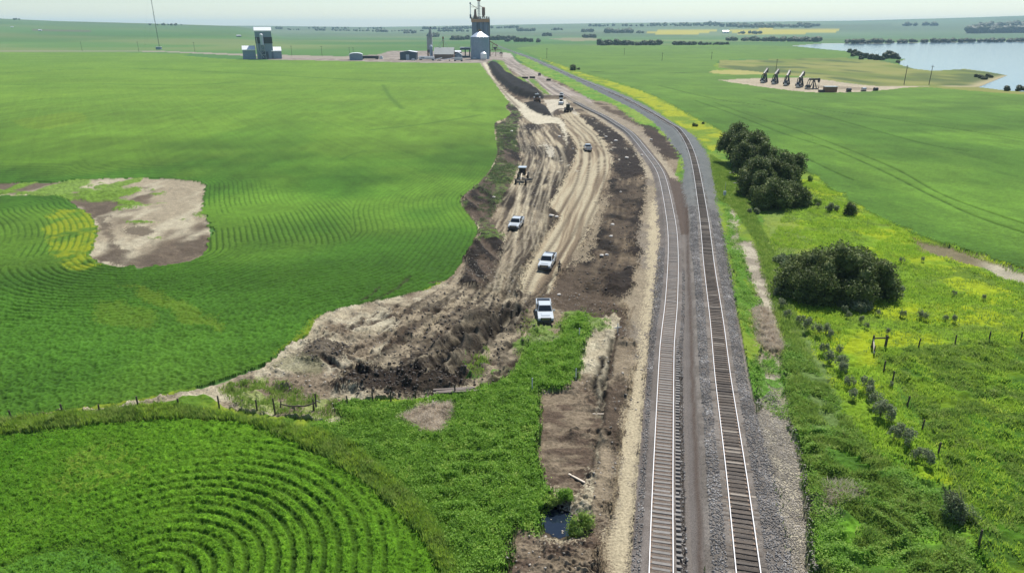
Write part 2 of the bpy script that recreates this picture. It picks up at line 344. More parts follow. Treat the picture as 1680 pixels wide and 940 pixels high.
TRK_L = [(1084.5,940),(1087,800),(1093,600),(1096,550),(1101,500),(1104,440),(1104,400),(1102,372),(1096,335),(1088,298),(1079,276),(1056,245),(1035,220),(1014,205),(991,191),(960,176),(937,163.5),(914,149),(887,134),(862,118),(842,106),(826,97)]
TRK_R = [(1227.5,940),(1208,780),(1188.5,640),(1183.5,600),(1175.7,528),(1163.7,440),(1159.5,400),(1154,353),(1141.5,277),(1129.5,238),(1113,213),(1097,203),(1065,184),(1030,165),(990,147.5),(950,130.3),(910,113.5),(872.5,97),(856,90),(840,84),(822,77.5),(812,73)]
ZL, ZR = .45, .75
def extend(L):
    d = L[0]-L[8]; d = d/np.hypot(*d); return np.concatenate([[L[0]+d*40], [L[0]+d*20], L])
LL = extend(world_line(TRK_L, ZL, 8)); LR = extend(world_line(TRK_R, ZR, 8))
# ------------------------------------------------------------------ the land: one grid, finer near the viewer
dv = np.concatenate([np.geomspace(3.3, 8, 40, endpoint=False), np.arange(8, 990, .92), [1040, 1150, 1400, 2000]])[::-1]
us = np.concatenate([[-6000, -3500, -2200, -1500, -1150], np.arange(-930, 930.1, 1.55), [1150, 1500, 2200, 3500, 6000]])
py_r = 46+dv; _, yr = at0(840, py_r); zc = yr*cT+H*sT
NR, NC = len(dv), len(us)
X = (us[None, :]/F*zc[:, None]).astype(np.float64).ravel(); Y = np.repeat(yr, NC).astype(np.float64)
cellx = np.repeat(1.55/F*zc, NC).astype(np.float32); celly = np.repeat(np.abs(np.gradient(yr)), NC).astype(np.float32)
N = len(X)
Z = hills(X, Y).astype(np.float32)
def emb(D, top, half, slope): return top*np.clip(1-(np.abs(D)-half)/(slope), 0, 1)
dL, tL = dist_line(X, Y, LL, 9); dR, tR = dist_line(X, Y, LR, 9)
fadeL = sm(330, 190, Y)
Z = np.maximum(Z, emb(dL, ZL-.03, 1.28, .9)*fadeL.astype(np.float32))
Z = np.maximum(Z, emb(dR, ZR-.03, 1.9, 1.9))
# between the tracks: a raised service strip
mid = (dL > 1.2) & (dR < -1.9) & (Y < 125) & (dL < 9)
Z = np.where(mid, np.maximum(Z, (.14*sm(1.4, 2.4, dL)).astype(np.float32)), Z)
PX, PY = proj(X, Y, Z)
S = F/(Y*cT+H*sT)                                   # px per metre
SV = S*np.clip(PY-46, 1, None)/1197
def jit(amp, wl, seed):
    a = (vnoise(X/wl, Y/wl, seed)-.5)*2*amp; b = (vnoise(X/wl, Y/wl, seed+1)-.5)*2*amp
    return PX+a*S, PY+b*SV
J1 = jit(.35, 1.1, 100); J2 = jit(1.0, 3.0, 110)
J3 = (J2[0]+(J1[0]-PX), J2[1]+(J1[1]-PY))
JC = jit(.15, .6, 104)
_w1 = (rng.random(N)-.5)*1.1; _w2 = (rng.random(N)-.5)*1.1
J1 = (J1[0]+_w1*S, J1[1]+_w2*SV); J3 = (J3[0]+_w1*S, J3[1]+_w2*SV)
def mask(poly, j=J1, k=3): return inpoly(j[0], j[1], smooth_line(list(poly)+[poly[0]], k) if k > 1 else poly)
lodx = lambda wl: np.clip((wl/cellx-1)/2, 0, 1)
lody = lambda wl: np.clip((wl/celly-.7)/1.2, 0, 1)
n30 = fbm(X/34, Y/34, 1, 3); n8 = fbm(X/8, Y/8, 4, 3); n2 = fbm(X/2.2, Y/2.2, 7, 3)
n06 = vnoise(X/.6, Y/.6, 11); n025 = vnoise(X/.24, Y/.24, 12); n01 = vnoise(X/.11, Y/.11, 13)
wh = rng.random(N).astype(np.float32)
n300 = fbm(X/420, Y/260, 21, 3); n1500 = fbm(X/1500, Y/700, 24, 2)
f3 = lambda a: a[:, None]
def lerp(a, b, t): return a+(b-a)*f3(t)
# base: far prairie
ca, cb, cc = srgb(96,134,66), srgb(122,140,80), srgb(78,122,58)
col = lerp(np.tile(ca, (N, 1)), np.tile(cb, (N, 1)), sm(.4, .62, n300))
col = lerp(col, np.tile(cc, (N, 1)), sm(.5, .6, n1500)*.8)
hz_ = sm(1500, 3800, Y); col = lerp(col, np.tile(srgb(112,128,104), (N, 1))*f3(.8+.45*n1500), .75*hz_)  # haze greying put into the colour of the far hills
# strips of fields far away
fld = _h(np.floor(X/800+n300*.3), np.floor(Y/380), 5)
col *= f3((.85+.3*fld)*np.where(Y > 1100, 1, 1)+np.where(Y > 1100, 0, 0))
dz = np.zeros(N, np.float32)
RID = np.zeros(N, np.int8)       # 0 prairie 1 left crop 2 near crop 3 right crop 4 dirt 5 ballast 6 verge grass 7 lake 8 pond 9 pasture 10 road 11 patch
def paint(m, c, a=1.0, rid=None):
    global col
    m = m.astype(np.float32)*a
    idx = np.nonzero(m > 0)[0]
    cc = np.asarray(c, np.float32)
    if cc.ndim == 2: cc = cc[idx]
    col[idx] += (cc-col[idx])*m[idx, None]
    if rid is not None: RID[m > .5] = rid
# verge / grass default near
gv = PY > 100
grass_c = lerp(np.tile(srgb(98,142,44), (N, 1)), np.tile(srgb(134,158,50), (N, 1)), sm(.35, .65, n8))
grass_c = lerp(grass_c, np.tile(srgb(84,112,48), (N, 1)), sm(.5, .8, n2)*.6)
paint((PY > 104) & (PX > 560), grass_c, rid=6)
vleft = (PY > 640) & (PX <= 760)
yg = lerp(np.tile(srgb(138,158,50), (N, 1)), np.tile(srgb(96,132,40), (N, 1)), sm(.4, .65, n2))
paint(vleft, yg, rid=6)
dz += np.where(RID == 6, (.12+.22*n025*lody(.24)+.45*n06*n2*lody(.6)), 0)*sm(500, 200, Y)
# crops
def crop(m, base, alt, dark, rid, rows, hgt, rowdepth):
    global dz
    g = .62*n06+.38*n025
    c = lerp(np.tile(base, (N, 1)), np.tile(alt, (N, 1)), sm(.38, .62, n30))
    c = c*f3(1+.5*(n8-.5)+.30*(n06-.5)*lodx(.6)+.62*(n025-.5)*lodx(.3)+.55*(wh-.5)*lodx(.14))
    c = lerp(c, np.tile(dark, (N, 1)), np.clip(rows, 0, 1)*.8)
    paint(m, c, rid=rid)
    dz = np.where(m, hgt+(.18*(n06-.5)+.24*(n025-.5))*lody(.35)*1.1+.10*(wh-.5)*lody(.12)-rowdepth*np.clip(rows, 0, 1)*lody(.5)+(n30-.5)*.0, dz)
JR = jit(.9, 1.6, 107)
mF1 = inpoly(*JC, smooth_line(F1, 2)) & ~mask(PATCH, JR)
Lp = world_line(PATCH, 0, 3); Le = world_line(EDGE_L, 0, 3)
sel = mF1 & (PY > 128)
dp = np.full(N, 1e3, np.float32); de = np.full(N, 1e3, np.float32)
ii = np.nonzero(sel)[0]
dp[ii] = np.abs(dist_line(X[ii], Y[ii], Lp)[0]); de[ii] = np.abs(dist_line(X[ii], Y[ii], Le)[0])
edgeish = de < 16+10*n30
ph = np.where(edgeish, de, dp)+.25*(n2-.5)
per = .95
rows = .5+.5*np.cos(2*np.pi*ph/per); rows = np.clip((rows-.55)*2.4, 0, 1)
amp = sm(.40, .62, fbm(X/26+3, Y/26, 33, 2))*sm(50, 12, dp)+.9*sm(26, 4, dp)*sm(.35, .5, n8)
amp = np.maximum(amp, .5*sm(26, 8, de))+.05
lodrow = np.clip((per/np.minimum(cellx, celly)-1.6)/2, 0, 1)*np.clip((per/celly-.8), .15, 1)
rows = rows*np.clip(amp, 0, 1)*.75*sm(600, 480, PY)*lodrow+0*lodrow*(.55+.9*(n06-.2))
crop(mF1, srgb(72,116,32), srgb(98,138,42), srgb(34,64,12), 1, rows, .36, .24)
# broad tonal bands on the left field (crop growth), haze painted into its far part, and a yellow-stressed patch by the bare ground
band = fbm(X/160+7, Y/26, 41, 3)
band = .6*band+.4*fbm((X+.5*Y)/60, (Y-.3*X)/13, 44, 3)
col = np.where(f3(mF1), col*f3(.78+.44*sm(.3, .7, band)), col)
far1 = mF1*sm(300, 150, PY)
paint(far1, srgb(126,160,58), .62)  # far part lightened in colour to stand for distance haze
YEL = [(92,345),(143,351),(158,372),(155,399),(148,420),(167,434),(150,445),(110,440),(85,415),(75,385),(80,360)]
paint(mF1 & mask(YEL, J3), np.clip(lerp(np.tile(srgb(160,168,30), (N, 1)), np.tile(srgb(110,140,34), (N, 1)), np.clip(rows*1.2+.5*(n06-.3), 0, 1)), 0, 1), .75*sm(.25, .6, n2))
for pl, a in (([(200,470),(260,480),(330,510),(370,545),(330,540),(260,505)], .22*0+.2), ([(150,500),(220,500),(260,530),(200,545),(150,525)], .15), ([(20,200),(120,185),(140,200),(60,215)], .15), ([(440,590),(500,545),(520,530),(535,520),(520,545),(480,570)], .5)):
    paint(mF1 & mask(pl, J3), srgb(150,164,44), a)
grn_ = 1+(.22*(vnoise(X/2.5, Y/14, 260)-.5)+.16*(vnoise((X+.6*Y)/1.2, (Y-.4*X)/30, 261)-.5))*lodx(1.2)+.16*(wh-.5)
farc = (mF1|mF3) & (PY < 330) if 'mF3' in globals() else mF1 & (PY < 330)
col = np.where(f3(farc), col*f3(grn_), col)
# thin long dark wheel marks across the left field
for ln, wd in (([(0,121),(180,113),(350,119),(600,133),(740,138)], 2.5), ([(0,141),(150,139),(300,141),(380,137)], 2.5), ([(700,440),(712,452),(716,462)], .6), ([(560,265),(580,255),(600,250)], .7),([(660,180),(640,160),(628,140)], 1.3), ([(610,215),(700,205),(790,190)], 1.2)):
    L = world_line(ln, 0, 5); d, _ = dist_line(X, Y, L, wd*5); a = np.exp(-(d/wd)**2)
    paint(mF1, srgb(66,104,38), .5*a)
# near crop
xc, yc_ = at0(243, 965)
rr = np.hypot(X-xc, Y-yc_)
rmask = .45+.55*sm(-8, 4, X-xc-.15*(Y-yc_))
mF2 = inpoly(*JC, F2) & (PY > 600)
ph2 = rr+.12*(n2-.5)
rows2 = np.clip((.5+.5*np.cos(2*np.pi*ph2/.98)-.45)*2.2, 0, 1)*rmask*sm(21.5, 13, rr+3*(n8-.5))
rows2 = rows2*(.65+.5*sm(.3, .6, n8))*(.85+.3*n025)
ring = np.exp(-((rr-16.6+.4*(n2-.5))/.28)**2)*sm(-8, -2, X-xc)*.7
xc2, yc2 = at0(40, 1010); r2 = np.hypot(X-xc2, Y-yc2)
ring2 = np.exp(-((r2-5.6+.8*(n2-.5))/.4)**2)*.8*(X-xc < 1.5)
rows2 = np.clip(np.maximum.reduce([rows2, ring*sm(.25, .6, n06), ring2]), 0, 1)
crop(mF2, srgb(76,126,20), srgb(102,148,32), srgb(32,60,10), 2, rows2*(1-.35*sm(9, 16, rr)), .40, .25)
dz = np.where(mF2, dz+.10*(n01-.5)-.10*(n06-.5), dz)
paint(mF2 & mask([(100,760),(190,735),(240,770),(230,800),(150,820),(60,825),(90,790)], J3), srgb(138,150,60), .45*sm(.35, .7, n06))
paint(mF2 & (r2 < 5.3), srgb(92,140,60), .5)
# right crop
mF3 = inpoly(*JC, smooth_line(F3, 2))
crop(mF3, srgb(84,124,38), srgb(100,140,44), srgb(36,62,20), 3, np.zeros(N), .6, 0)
col = np.where(f3(mF3), col*f3(.9+.2*sm(.3, .7, fbm(X/90, Y/22, 51, 3))), col)
col = np.where(f3(mF3), col*f3(grn_), col)
paint(mF3*sm(230, 95, PY), srgb(116,146,68), .5)  # distance haze painted into the far part as a paler green
for ln, wd in (([(1140,167),(1203,190),(1287,223),(1370,250),(1453,287),(1537,330),(1620,367),(1760,412)], .38), ([(1170,170),(1230,192),(1307,217),(1387,247),(1473,283),(1553,327),(1680,372),(1800,410)], .3), ([(1237,163),(1327,180),(1420,192),(1537,210),(1680,232)], .5), ([(1250,165),(1370,198),(1453,222),(1520,240),(1587,252)], .4), ([(960,119),(1100,121),(1200,121),(1300,126)], 1.2), ([(1320,262),(1360,282),(1400,300)], .3), ([(1080,142),(1180,166),(1260,176)], .6)):
    L = world_line(ln, 0, 6); d, _ = dist_line(X, Y, L, max(wd*6, 3)); a = np.exp(-(d/np.maximum(wd, cellx*.7))**2)*(.35+.9*n2)
    paint(mF3, srgb(34,60,20), np.clip(.85*a, 0, 1)); dz -= np.where(mF3, .35*a, 0)
# rough pasture + shore
rc = lerp(np.tile(srgb(124,138,66), (N, 1)), np.tile(srgb(150,152,84), (N, 1)), sm(.35, .65, fbm(X/40, Y/60, 61, 3)))
rc = lerp(rc, np.tile(srgb(96,112,62), (N, 1)), sm(.5, .75, fbm(X/25, Y/55, 64, 2)))
paint(mask(ROUGH, J3, 1), rc, rid=0)
paint(mask([(1170,117),(1205,115),(1250,119),(1255,123),(1200,124),(1165,121)], J3), srgb(190,180,110), .8)
paint(mask([(1400,152),(1560,141),(1600,143),(1680,151),(1760,160),(1760,168),(1680,157),(1560,146),(1480,146)], J3, 1), srgb(150,152,80), .8, rid=0)
SH = [(1600,145),(1625,137),(1645,128),(1658,123.5),(1655,122),(1620,116),(1580,112),(1530,115),(1500,112),(1490,97),(1480,96),(1500,99)]
L = world_line([(1560,142),(1600,142),(1612,138),(1628,132),(1654,124.5)], 0, 4); d, _ = dist_line(X, Y, L, 20)
paint(np.exp(-(d/5)**2), srgb(190,178,140), .9)
mLK = inpoly(PX, PY, LAKE) & (PX > 1290)
RID[mLK] = 7
for cp in CANOLA: paint(mask(cp, (PX, PY), 2), srgb(205,190,60), .85, rid=0)
L_ = [[(1180,92),(1000,80),(880,78)],[(860,60),(940,66)]]
paint(mask([(900,64),(960,62),(985,66),(940,68)], (PX, PY)), srgb(170,150,120), .6)
paint(mask([(50,48),(100,50),(150,51.5),(110,52.5),(60,51.5)], (PX, PY)), srgb(120,100,95), .7)
# pumpjack pad
padc = np.tile(srgb(188,172,150), (N, 1))*f3(.82+.36*n8)
paint(mask(PJPAD, J3, 2), padc, rid=4); dz[mask(PJPAD, J3, 2)] = .1
paint(mask([(1330,140),(1380,142),(1440,147),(1400,148.5),(1340,144)], J3), srgb(120,105,90), .5)
# bare patch in left field
mP = mask(PATCH, JC) & ~mF1
pc = lerp(np.tile(srgb(176,160,138), (N, 1)), np.tile(srgb(120,104,90), (N, 1)), sm(.42, .6, fbm(X/10, Y/18, 71, 3)))
pc = lerp(pc, np.tile(srgb(206,192,168), (N, 1)), sm(.5, .7, fbm(X/5+4, Y/12, 74, 3))*.8)
paint(mP, pc*f3(.86+.28*n06), rid=11)
for pl in ([(118,337),(150,350),(175,365),(185,400),(200,420),(190,432),(165,430),(150,420),(157,400),(160,372),(145,350)], [(170,400),(215,415),(270,425),(260,437),(200,438),(165,428)], [(130,335),(165,335),(190,350),(170,360)], [(205,372),(250,374),(245,386),(210,384)], [(290,400),(340,395),(340,415),(300,420)]):
    paint(mP & mask(pl, J3), np.tile(srgb(104,90,78), (N, 1))*f3(.75+.5*n2), .75*sm(.25, .5, fbm(X/3, Y/6, 79, 2)))
armg = ((PX < 215+14*(n8-.5)*S) & (PY < 333)).astype(np.float32)*sm(.42, .5, fbm(X/7+2, Y/16, 77, 2))
for pl in ([(0,313),(60,314),(110,308),(160,312),(225,308),(220,318),(165,329),(110,327),(50,323),(0,323)], [(145,302),(185,303),(180,309),(150,310)], [(190,326),(235,333),(270,333),(225,343),(197,348),(193,337)], [(245,310),(275,318),(255,322)], [(240,392),(265,392),(258,396)], [(290,358),(306,360),(300,364)], [(205,362),(262,364),(250,368),(210,367)], [(316,350),(332,348),(334,356),(318,356)],[(195,298),(212,300),(205,305)]):
    armg = np.maximum(armg, mask(pl, J3)*sm(.25, .45, n2))
armg *= mP
paint(armg, np.tile(srgb(116,150,48), (N, 1))*f3(.7+.6*n06), .9)
dz = np.where(mP, .02+.10*(n06)*lody(.6)+.25*armg*n025*2+.25*sm(.5, .8, n2)*lody(2), dz)
# bare/straw ground and site
clod = (.10*np.abs(n06-.5)*2+.10*n025+.06*n01)*lody(.3)
mB = mask(BARE, JC)
bc = lerp(np.tile(srgb(184,170,146), (N, 1)), np.tile(srgb(140,124,106), (N, 1)), sm(.42, .62, fbm(X/6, Y/9, 81, 3)))
bc = lerp(bc, np.tile(srgb(206,194,170), (N, 1)), sm(.5, .7, n2)*.7)
paint(mB, bc*f3(.85+.3*n025), rid=4); dz[mB] = (.12*n06*lody(.6)+.05*n025)[mB]
mS = mask(SITE, JC)
sc = lerp(np.tile(srgb(150,134,114), (N, 1)), np.tile(srgb(96,82,70), (N, 1)), sm(.4, .6, fbm(X/5, Y/9, 91, 3)))
paint(mS, sc*f3(.85+.3*n06), rid=4); dz[mS] = (.18*n06*lody(.6)+.2*sm(.5, .8, n2)*lody(2))[mS]
# travel coordinates
CLP = world_line([(918,186),(935,205),(955,225),(968,245),(972,262),(966,290),(956,320),(945,350),(930,390),(905,430),(885,465),(872,500),(850,540)], 0, 4)
CLH = world_line([(850,185),(868,200),(880,225),(893,250),(890,275),(876,305),(862,340),(848,380),(835,415),(815,450),(800,490),(770,530),(720,560),(650,590)], 0, 4)
sub = np.nonzero((PX > 480) & (PX < 1115) & (PY > 150) & (PY < 720))[0]
dP = np.full(N, 99, np.float32); tP = np.zeros(N, np.float32); dH = dP.copy(); tH = tP.copy()
a, b = dist_line(X[sub], Y[sub], CLP); dP[sub] = a; tP[sub] = b
a, b = dist_line(X[sub], Y[sub], CLH); dH[sub] = a; tH[sub] = b
def streak(d, t, wd, wt, seed): return vnoise((d+.4*np.sin(t/17+seed)+.9*(n8-.5))/wd, t/wt, seed)
stP = .5*streak(dP, tP, .55, 26, 1)+.3*streak(dP, tP, 1.6, 34, 2)+.2*streak(dP, tP, .28, 9, 3)
stH = .45*streak(dH, tH, .6, 22, 4)+.35*streak(dH+.08*tH, tH, .7, 18, 5)+.2*streak(dH-.09*tH, tH, .5, 15, 6)
tan_l, tan_m, br, dk = srgb(200,185,158), srgb(158,142,120), srgb(98,86,74), srgb(56,48,42)
# left haul area
mH = mS & (PX > 780) & (dP > 1.5) & (PY > 185) & (PY < 520) & ~mask(LBERM, J1)
hc = lerp(np.tile(tan_l, (N, 1)), np.tile(tan_m, (N, 1)), sm(.25, .42, stH)); hc = lerp(hc, np.tile(br, (N, 1)), sm(.42, .56, stH)); hc = lerp(hc, np.tile(dk, (N, 1)), sm(.5, .68, fbm(X/7, Y/16, 95, 3)+.25*(stH-.5)))
paint(mH, hc); dz = np.where(mH, .22*(1-sm(.3, .6, stH))*lody(.8)+.15*n06*lody(.6), dz)
# dark ridge between haul area and pad
RDG = world_line([(921,188),(926,205),(936,225),(942,240),(943,256),(931,284),(912,318),(899,336),(908,352),(914,360),(900,380),(884,402),(868,425),(855,445),(848,470),(846,490)], 0, 4)
d, t = dist_line(X, Y, RDG, 12); wd = 1.3+1.6*fbm(X/9, Y/9, 97, 2)
a = np.exp(-(d/wd)**2)
paint(a*mS, np.tile(srgb(64,54,46), (N, 1))*f3(.6+.8*n06), .92); dz += np.where(mS, .55*np.exp(-((d+.3)/.9)**2)*(.5+n2)*(.6+.8*n06), 0)
# pad
mPd = mask(PAD, J1)
pcz = lerp(np.tile(tan_l, (N, 1)), np.tile(srgb(180,162,136), (N, 1)), sm(.42, .6, stP)); pcz = lerp(pcz, np.tile(srgb(140,122,102), (N, 1)), sm(.58, .72, stP)*.9)
pcz = pcz*f3(.92+.16*n2)
paint(mPd, pcz); dz = np.where(mPd, .10*(1-sm(.5, .7, stP))+.03*n06, dz)
# cleat ruts on the pad
for ofs in (1.2, -1.0, -3.4, -5.0):
    cl = (.5+.5*np.sin(tP*2*np.pi/.9)); a = np.exp(-((dP-ofs-.5*np.sin(tP/13)-.012*tP)/.40)**2)*(.35+.65*cl)*sm(.15, .4, vnoise(tP/9, dP*0+ofs, 8)+.15)
    paint(a*mPd*(tP > 12), srgb(92,78,66), .95); dz -= np.where(mPd, .14*a, 0)
# mud strip by the track
mM = mask(MUD_R, J3)
mm = lerp(np.tile(srgb(90,77,65), (N, 1)), np.tile(srgb(124,108,90), (N, 1)), sm(.45, .7, .6*stP+.4*n8)); mm = lerp(mm, np.tile(srgb(46,39,34), (N, 1)), sm(.42, .62, fbm(X/4, Y/8, 98, 3)))
paint(mM, mm*f3(.8+.4*n06)); dz = np.where(mM, .35*fbm(X/1.6, Y/1.6, 99, 3)*lody(1.2)+.1*n06, dz)
for pl in ([(949,188),(990,205),(1015,222),(1040,250),(1057,270),(1058,290),(1030,290),(1015,270),(1005,240),(980,215)], [(1048,330),(1057,330),(1048,372),(1040,400),(1055,416),(1040,425),(1030,405),(1040,360)], [(985,475),(1010,455),(1040,440),(1040,475),(1020,496),(995,486)],[(1010,272),(1055,268),(1052,292),(1022,296)]):
    m = mask(pl, J3); paint(m, np.tile(srgb(50,42,38), (N, 1))*f3(.6+.9*n2), .9); dz += np.where(m, .5*fbm(X/1.3, Y/1.3, 120, 3)*lody(1), 0)
m = mask([(990,325),(1002,318),(996,345),(988,370),(975,400),(965,420),(950,440),(945,425),(962,390),(975,360)], J3)
paint(m, srgb(160,144,122), .8); dz[m] = .05
# pale debris scatter in mud
deb = (vnoise(X/.9, Y/1.6, 130) > .88) & (PY < 300) & (fbm(X/6, Y/8, 131, 2) > .5) & (mM | (mH & (PX > 860)))
paint(deb, srgb(196,186,170), .75)
m = mask([(893,236),(903,240),(910,255),(905,258),(895,252)], J3); paint(m & (stH < .55), srgb(206,196,180), .8)
# left berm with weeds
mLb = mask(LBERM, J1)
dg = vnoise((X*.8+Y*.25)/.9, (Y*.8-X*.3)/6, 140)
lc = lerp(np.tile(srgb(98,84,73), (N, 1)), np.tile(srgb(44,38,34), (N, 1)), sm(.35, .65, dg))
grn = sm(.5, .6, fbm(X/5+9, Y/11, 143, 3)+.05)*(PY < 400)
lc = lerp(lc, np.tile(srgb(96,118,58), (N, 1)), grn*sm(.25, .7, n06)*.85)
paint(mLb, lc*f3(.8+.4*n06)); dz = np.where(mLb, .2+.75*dg*lody(1.3)+.25*n06*lody(.6), dz)
# white-ish pad where the dozer works, path, piles
paint(mask(PATH_UP, J1), np.tile(srgb(172,158,138), (N, 1))*f3(.86+.28*n2)); dz[mask(PATH_UP, J1)] = 0.05
mHa = mask(HAUL, J1); paint(mHa, np.tile(srgb(212,200,178), (N, 1))*f3(.9+.2*n2)); dz[mHa] = .05
Lh = world_line([(789,102),(800,121),(817,141),(834,160),(852,178)], 0, 5); d, _ = dist_line(X, Y, Lh, 6)
paint(np.exp(-(d/.9)**2)*mHa, srgb(120,104,90), .75)
gy = mask(YARD, J1, 1)
yc = lerp(np.tile(srgb(172,160,148), (N, 1)), np.tile(srgb(148,136,124), (N, 1)), sm(.4, .6, n8))
paint(gy, yc, rid=10); dz[gy] = .05
mRd = mask(ROAD, (PX, PY), 1); paint(mRd, srgb(168,158,142), rid=10); dz[mRd] = .05
CLY = world_line([(828,97),(850,111),(880,128),(905,146),(925,158),(955,174)], 0, 5); d, t = dist_line(X, Y, CLY, 30)
stY = vnoise(d/.9, t/60, 150); paint(gy & (PX > 825), srgb(196,186,172), .8*sm(.5, .7, stY)); paint(gy & (PX > 825), srgb(108,98,90), .6*sm(.36, .2, stY))
for pl in (ISL, ISL2): m = mask(pl, J1); paint(m, grass_c, .9, rid=6); dz[m] = .3
mGm = mask(G_MID, J1); paint(mGm, lerp(np.tile(srgb(104,150,52), (N, 1)), np.tile(srgb(134,162,64), (N, 1)), sm(.4, .6, n8))*f3(.75+.5*n06), rid=6)
dz[mGm] = (.25+.3*n06)[mGm]
m = mask(DK_MID, J3); paint(m, np.tile(srgb(66,54,48), (N, 1))*f3(.7+.6*n2), .95, rid=4); dz[m] = (.5*n2)[m]
# strips between gravel yard and the mid grass
m = mask([(925,160),(945,158),(975,172),(1003,186),(1030,198),(1052,212),(1060,225),(1085,250),(1070,250),(1040,225),(1010,205),(975,187),(950,176)], J3)
paint(m, np.tile(srgb(150,136,120), (N, 1))*f3(.8+.4*n2), .7, rid=4)
for pl, hh in ((PILE, 3.2), (PILE2, 1.2)):
    Lq = world_line(pl+[pl[0]], 0, 3); d, _ = dist_line(X, Y, Lq, 15); m = mask(pl, J1)
    hq = np.clip(np.abs(d)/3.0, 0, 1)*m*hh
    paint(m, np.tile(srgb(34,33,34), (N, 1))*f3(.35+1.3*fbm(X/2.5, Y/5, 251, 3)), .97, rid=4); dz = np.where(m, hq*(.55+.8*fbm(X/4, Y/6, 250, 3))+.1, dz)
m = mask(WPAD, J1); paint(m, np.tile(srgb(206,194,176), (N, 1))*f3(.9+.2*n2), rid=4); dz[m] = -.2
Lb = world_line([(896,160.5),(906,159.5),(918,160)], 0, 4); d, _ = dist_line(X, Y, Lb, 12); dz += 1.6*np.exp(-(d/2.2)**2)*(d < 50); paint(np.exp(-(d/2.4)**2), srgb(96,86,78), .95)
Lb = world_line([(910,190),(913,184),(920,180.5),(930,180.5),(940,184)], 0, 4); d, _ = dist_line(X, Y, Lb, 12); a = np.exp(-(d/1.3)**2)*(d < 50); dz += 1.1*a; paint(a, srgb(78,66,58), .95)
# foreground ground works
mCh = mask(CHURN, J3)
stc = vnoise((X*.75-Y*.35)/.8, (Y*.8+X*.45)/7, 160)
cch = lerp(np.tile(srgb(166,150,128), (N, 1)), np.tile(srgb(96,84,72), (N, 1)), sm(.40, .60, .4*stc+.4*n2+.2*n06)); cch = lerp(cch, np.tile(srgb(46,40,35), (N, 1)), sm(.54, .68, n8*.5+.3*stc+.2*n025))
paint(mCh, cch, .85); dz = np.where(mCh, .05+.28*stc*n2+.32*n06*stc+.15*n025, dz)
mWd = mask(WEDGE, J3); paint(mWd, np.tile(srgb(58,48,41), (N, 1))*f3(.5+1.0*n2), .95); dz = np.where(mWd, .1+.55*fbm(X/1.5, Y/1.0, 165, 3)+.3*n06, dz)
m = mask([(505,575),(520,560),(560,562),(578,580),(565,595),(535,590),(520,600),(500,590)], J3); paint(m, np.tile(srgb(76,65,56), (N, 1))*f3(.5+1.0*n2), .85); dz = np.where(m, .5*n2+.1, dz)
m = mask([(440,602),(480,585),(530,595),(520,615),(470,612)], J3); paint(m, srgb(110,112,80), .55)
def rut(pts, wd, depth, c=(58,48,40), a=.95, j=.4, rim=.25):
    global dz
    L = world_line(pts, 0, 6); d, t = dist_line(X, Y, L, max(5, wd*6)); dd = d+(n2-.5)*j*2+(n06-.5)*j
    g = np.exp(-(dd/wd)**2)*(d < 50)
    paint(g*(.7+.5*n06), np.tile(srgb(*c), (N, 1))*f3(.6+.8*n025), a); 
    dz += (-depth*g+rim*np.exp(-((np.abs(dd)-1.6*wd)/(.5*wd))**2)*(.4+n06)).astype(np.float32)*(d < 50)
for k in range(60):
    q = random.Random(900+k); x0_ = q.uniform(560, 850); y0_ = q.uniform(490, 635); ln_ = q.uniform(20, 70); an_ = q.uniform(.35, .9) if q.random() < .75 else q.uniform(-.2, .2)
    rut([(x0_, y0_), (x0_+ln_*.5, y0_-ln_*.5*an_*.8+q.uniform(-3, 3)), (x0_+ln_, y0_-ln_*an_)], q.uniform(.12, .35), q.uniform(.08, .3), (60,51,44) if q.random() < .7 else (176,160,136), .75, .3, .12)
rut([(710,608),(732,582),(768,548),(800,526),(830,511)], .85, .9, (30,26,23), 1.0, .35, .5)
rut([(742,616),(766,590),(792,562),(822,537),(852,516)], .7, .8, (30,26,23), 1.0, .35, .45)
rut([(590,622),(640,614),(700,616),(760,626)], .55, .5, (36,31,27), .98, .4, .35)
rut([(530,560),(600,538),(650,522),(720,512),(760,508)], .22, .12, (84,70,60))
rut([(520,556),(570,542),(620,520)], .15, .1, (96,82,70))
rut([(527,590),(545,604),(590,618)], .28, .2)
rut([(570,592),(590,604),(600,607)], .25, .2)
rut([(600,600),(640,575),(690,555),(700,545)], .3, .2, (84,70,60))
rut([(640,575),(680,535),(720,520)], .3, .2, (90,76,64))
rut([(700,570),(740,540),(780,520),(830,505)], .35, .2, (80,68,58))
rut([(778,650),(800,636),(830,628)], .5, .3)
rut([(760,610),(790,600),(830,600),(850,610)], .6, .3, (80,66,56))
# arcs of tyre tracks all over the left haul area and the apron
r_ = random.Random(3)
for k in range(60):
    i = r_.randrange(3, len(CLH)-14); o0 = r_.uniform(-5.5, 5.5); o1 = o0+r_.uniform(-3, 3); n_ = r_.randrange(10, 14+1)
    seg = CLH[i:i+n_]; tt = np.gradient(seg, axis=0); tt /= np.maximum(np.hypot(tt[:, 0], tt[:, 1])[:, None], 1e-6); nn = np.stack([tt[:, 1], -tt[:, 0]], 1)
    o = np.linspace(o0, o1, len(seg))+.5*np.sin(np.linspace(0, 3, len(seg))+k)
    light = r_.random() < .68; tw_ = r_.uniform(.13, .24)
    for e in (-.9, .9):
        L = seg+nn*(o+e)[:, None]; d, _ = dist_line(X, Y, L, 2); g = np.exp(-(d/tw_)**2)*mS*(~mPd)*(~mLb)*(.3+.9*n2)
        paint(g, srgb(208,193,168) if light else srgb(60,50,43), .42 if light else .55); dz += (-.06*g).astype(np.float32)
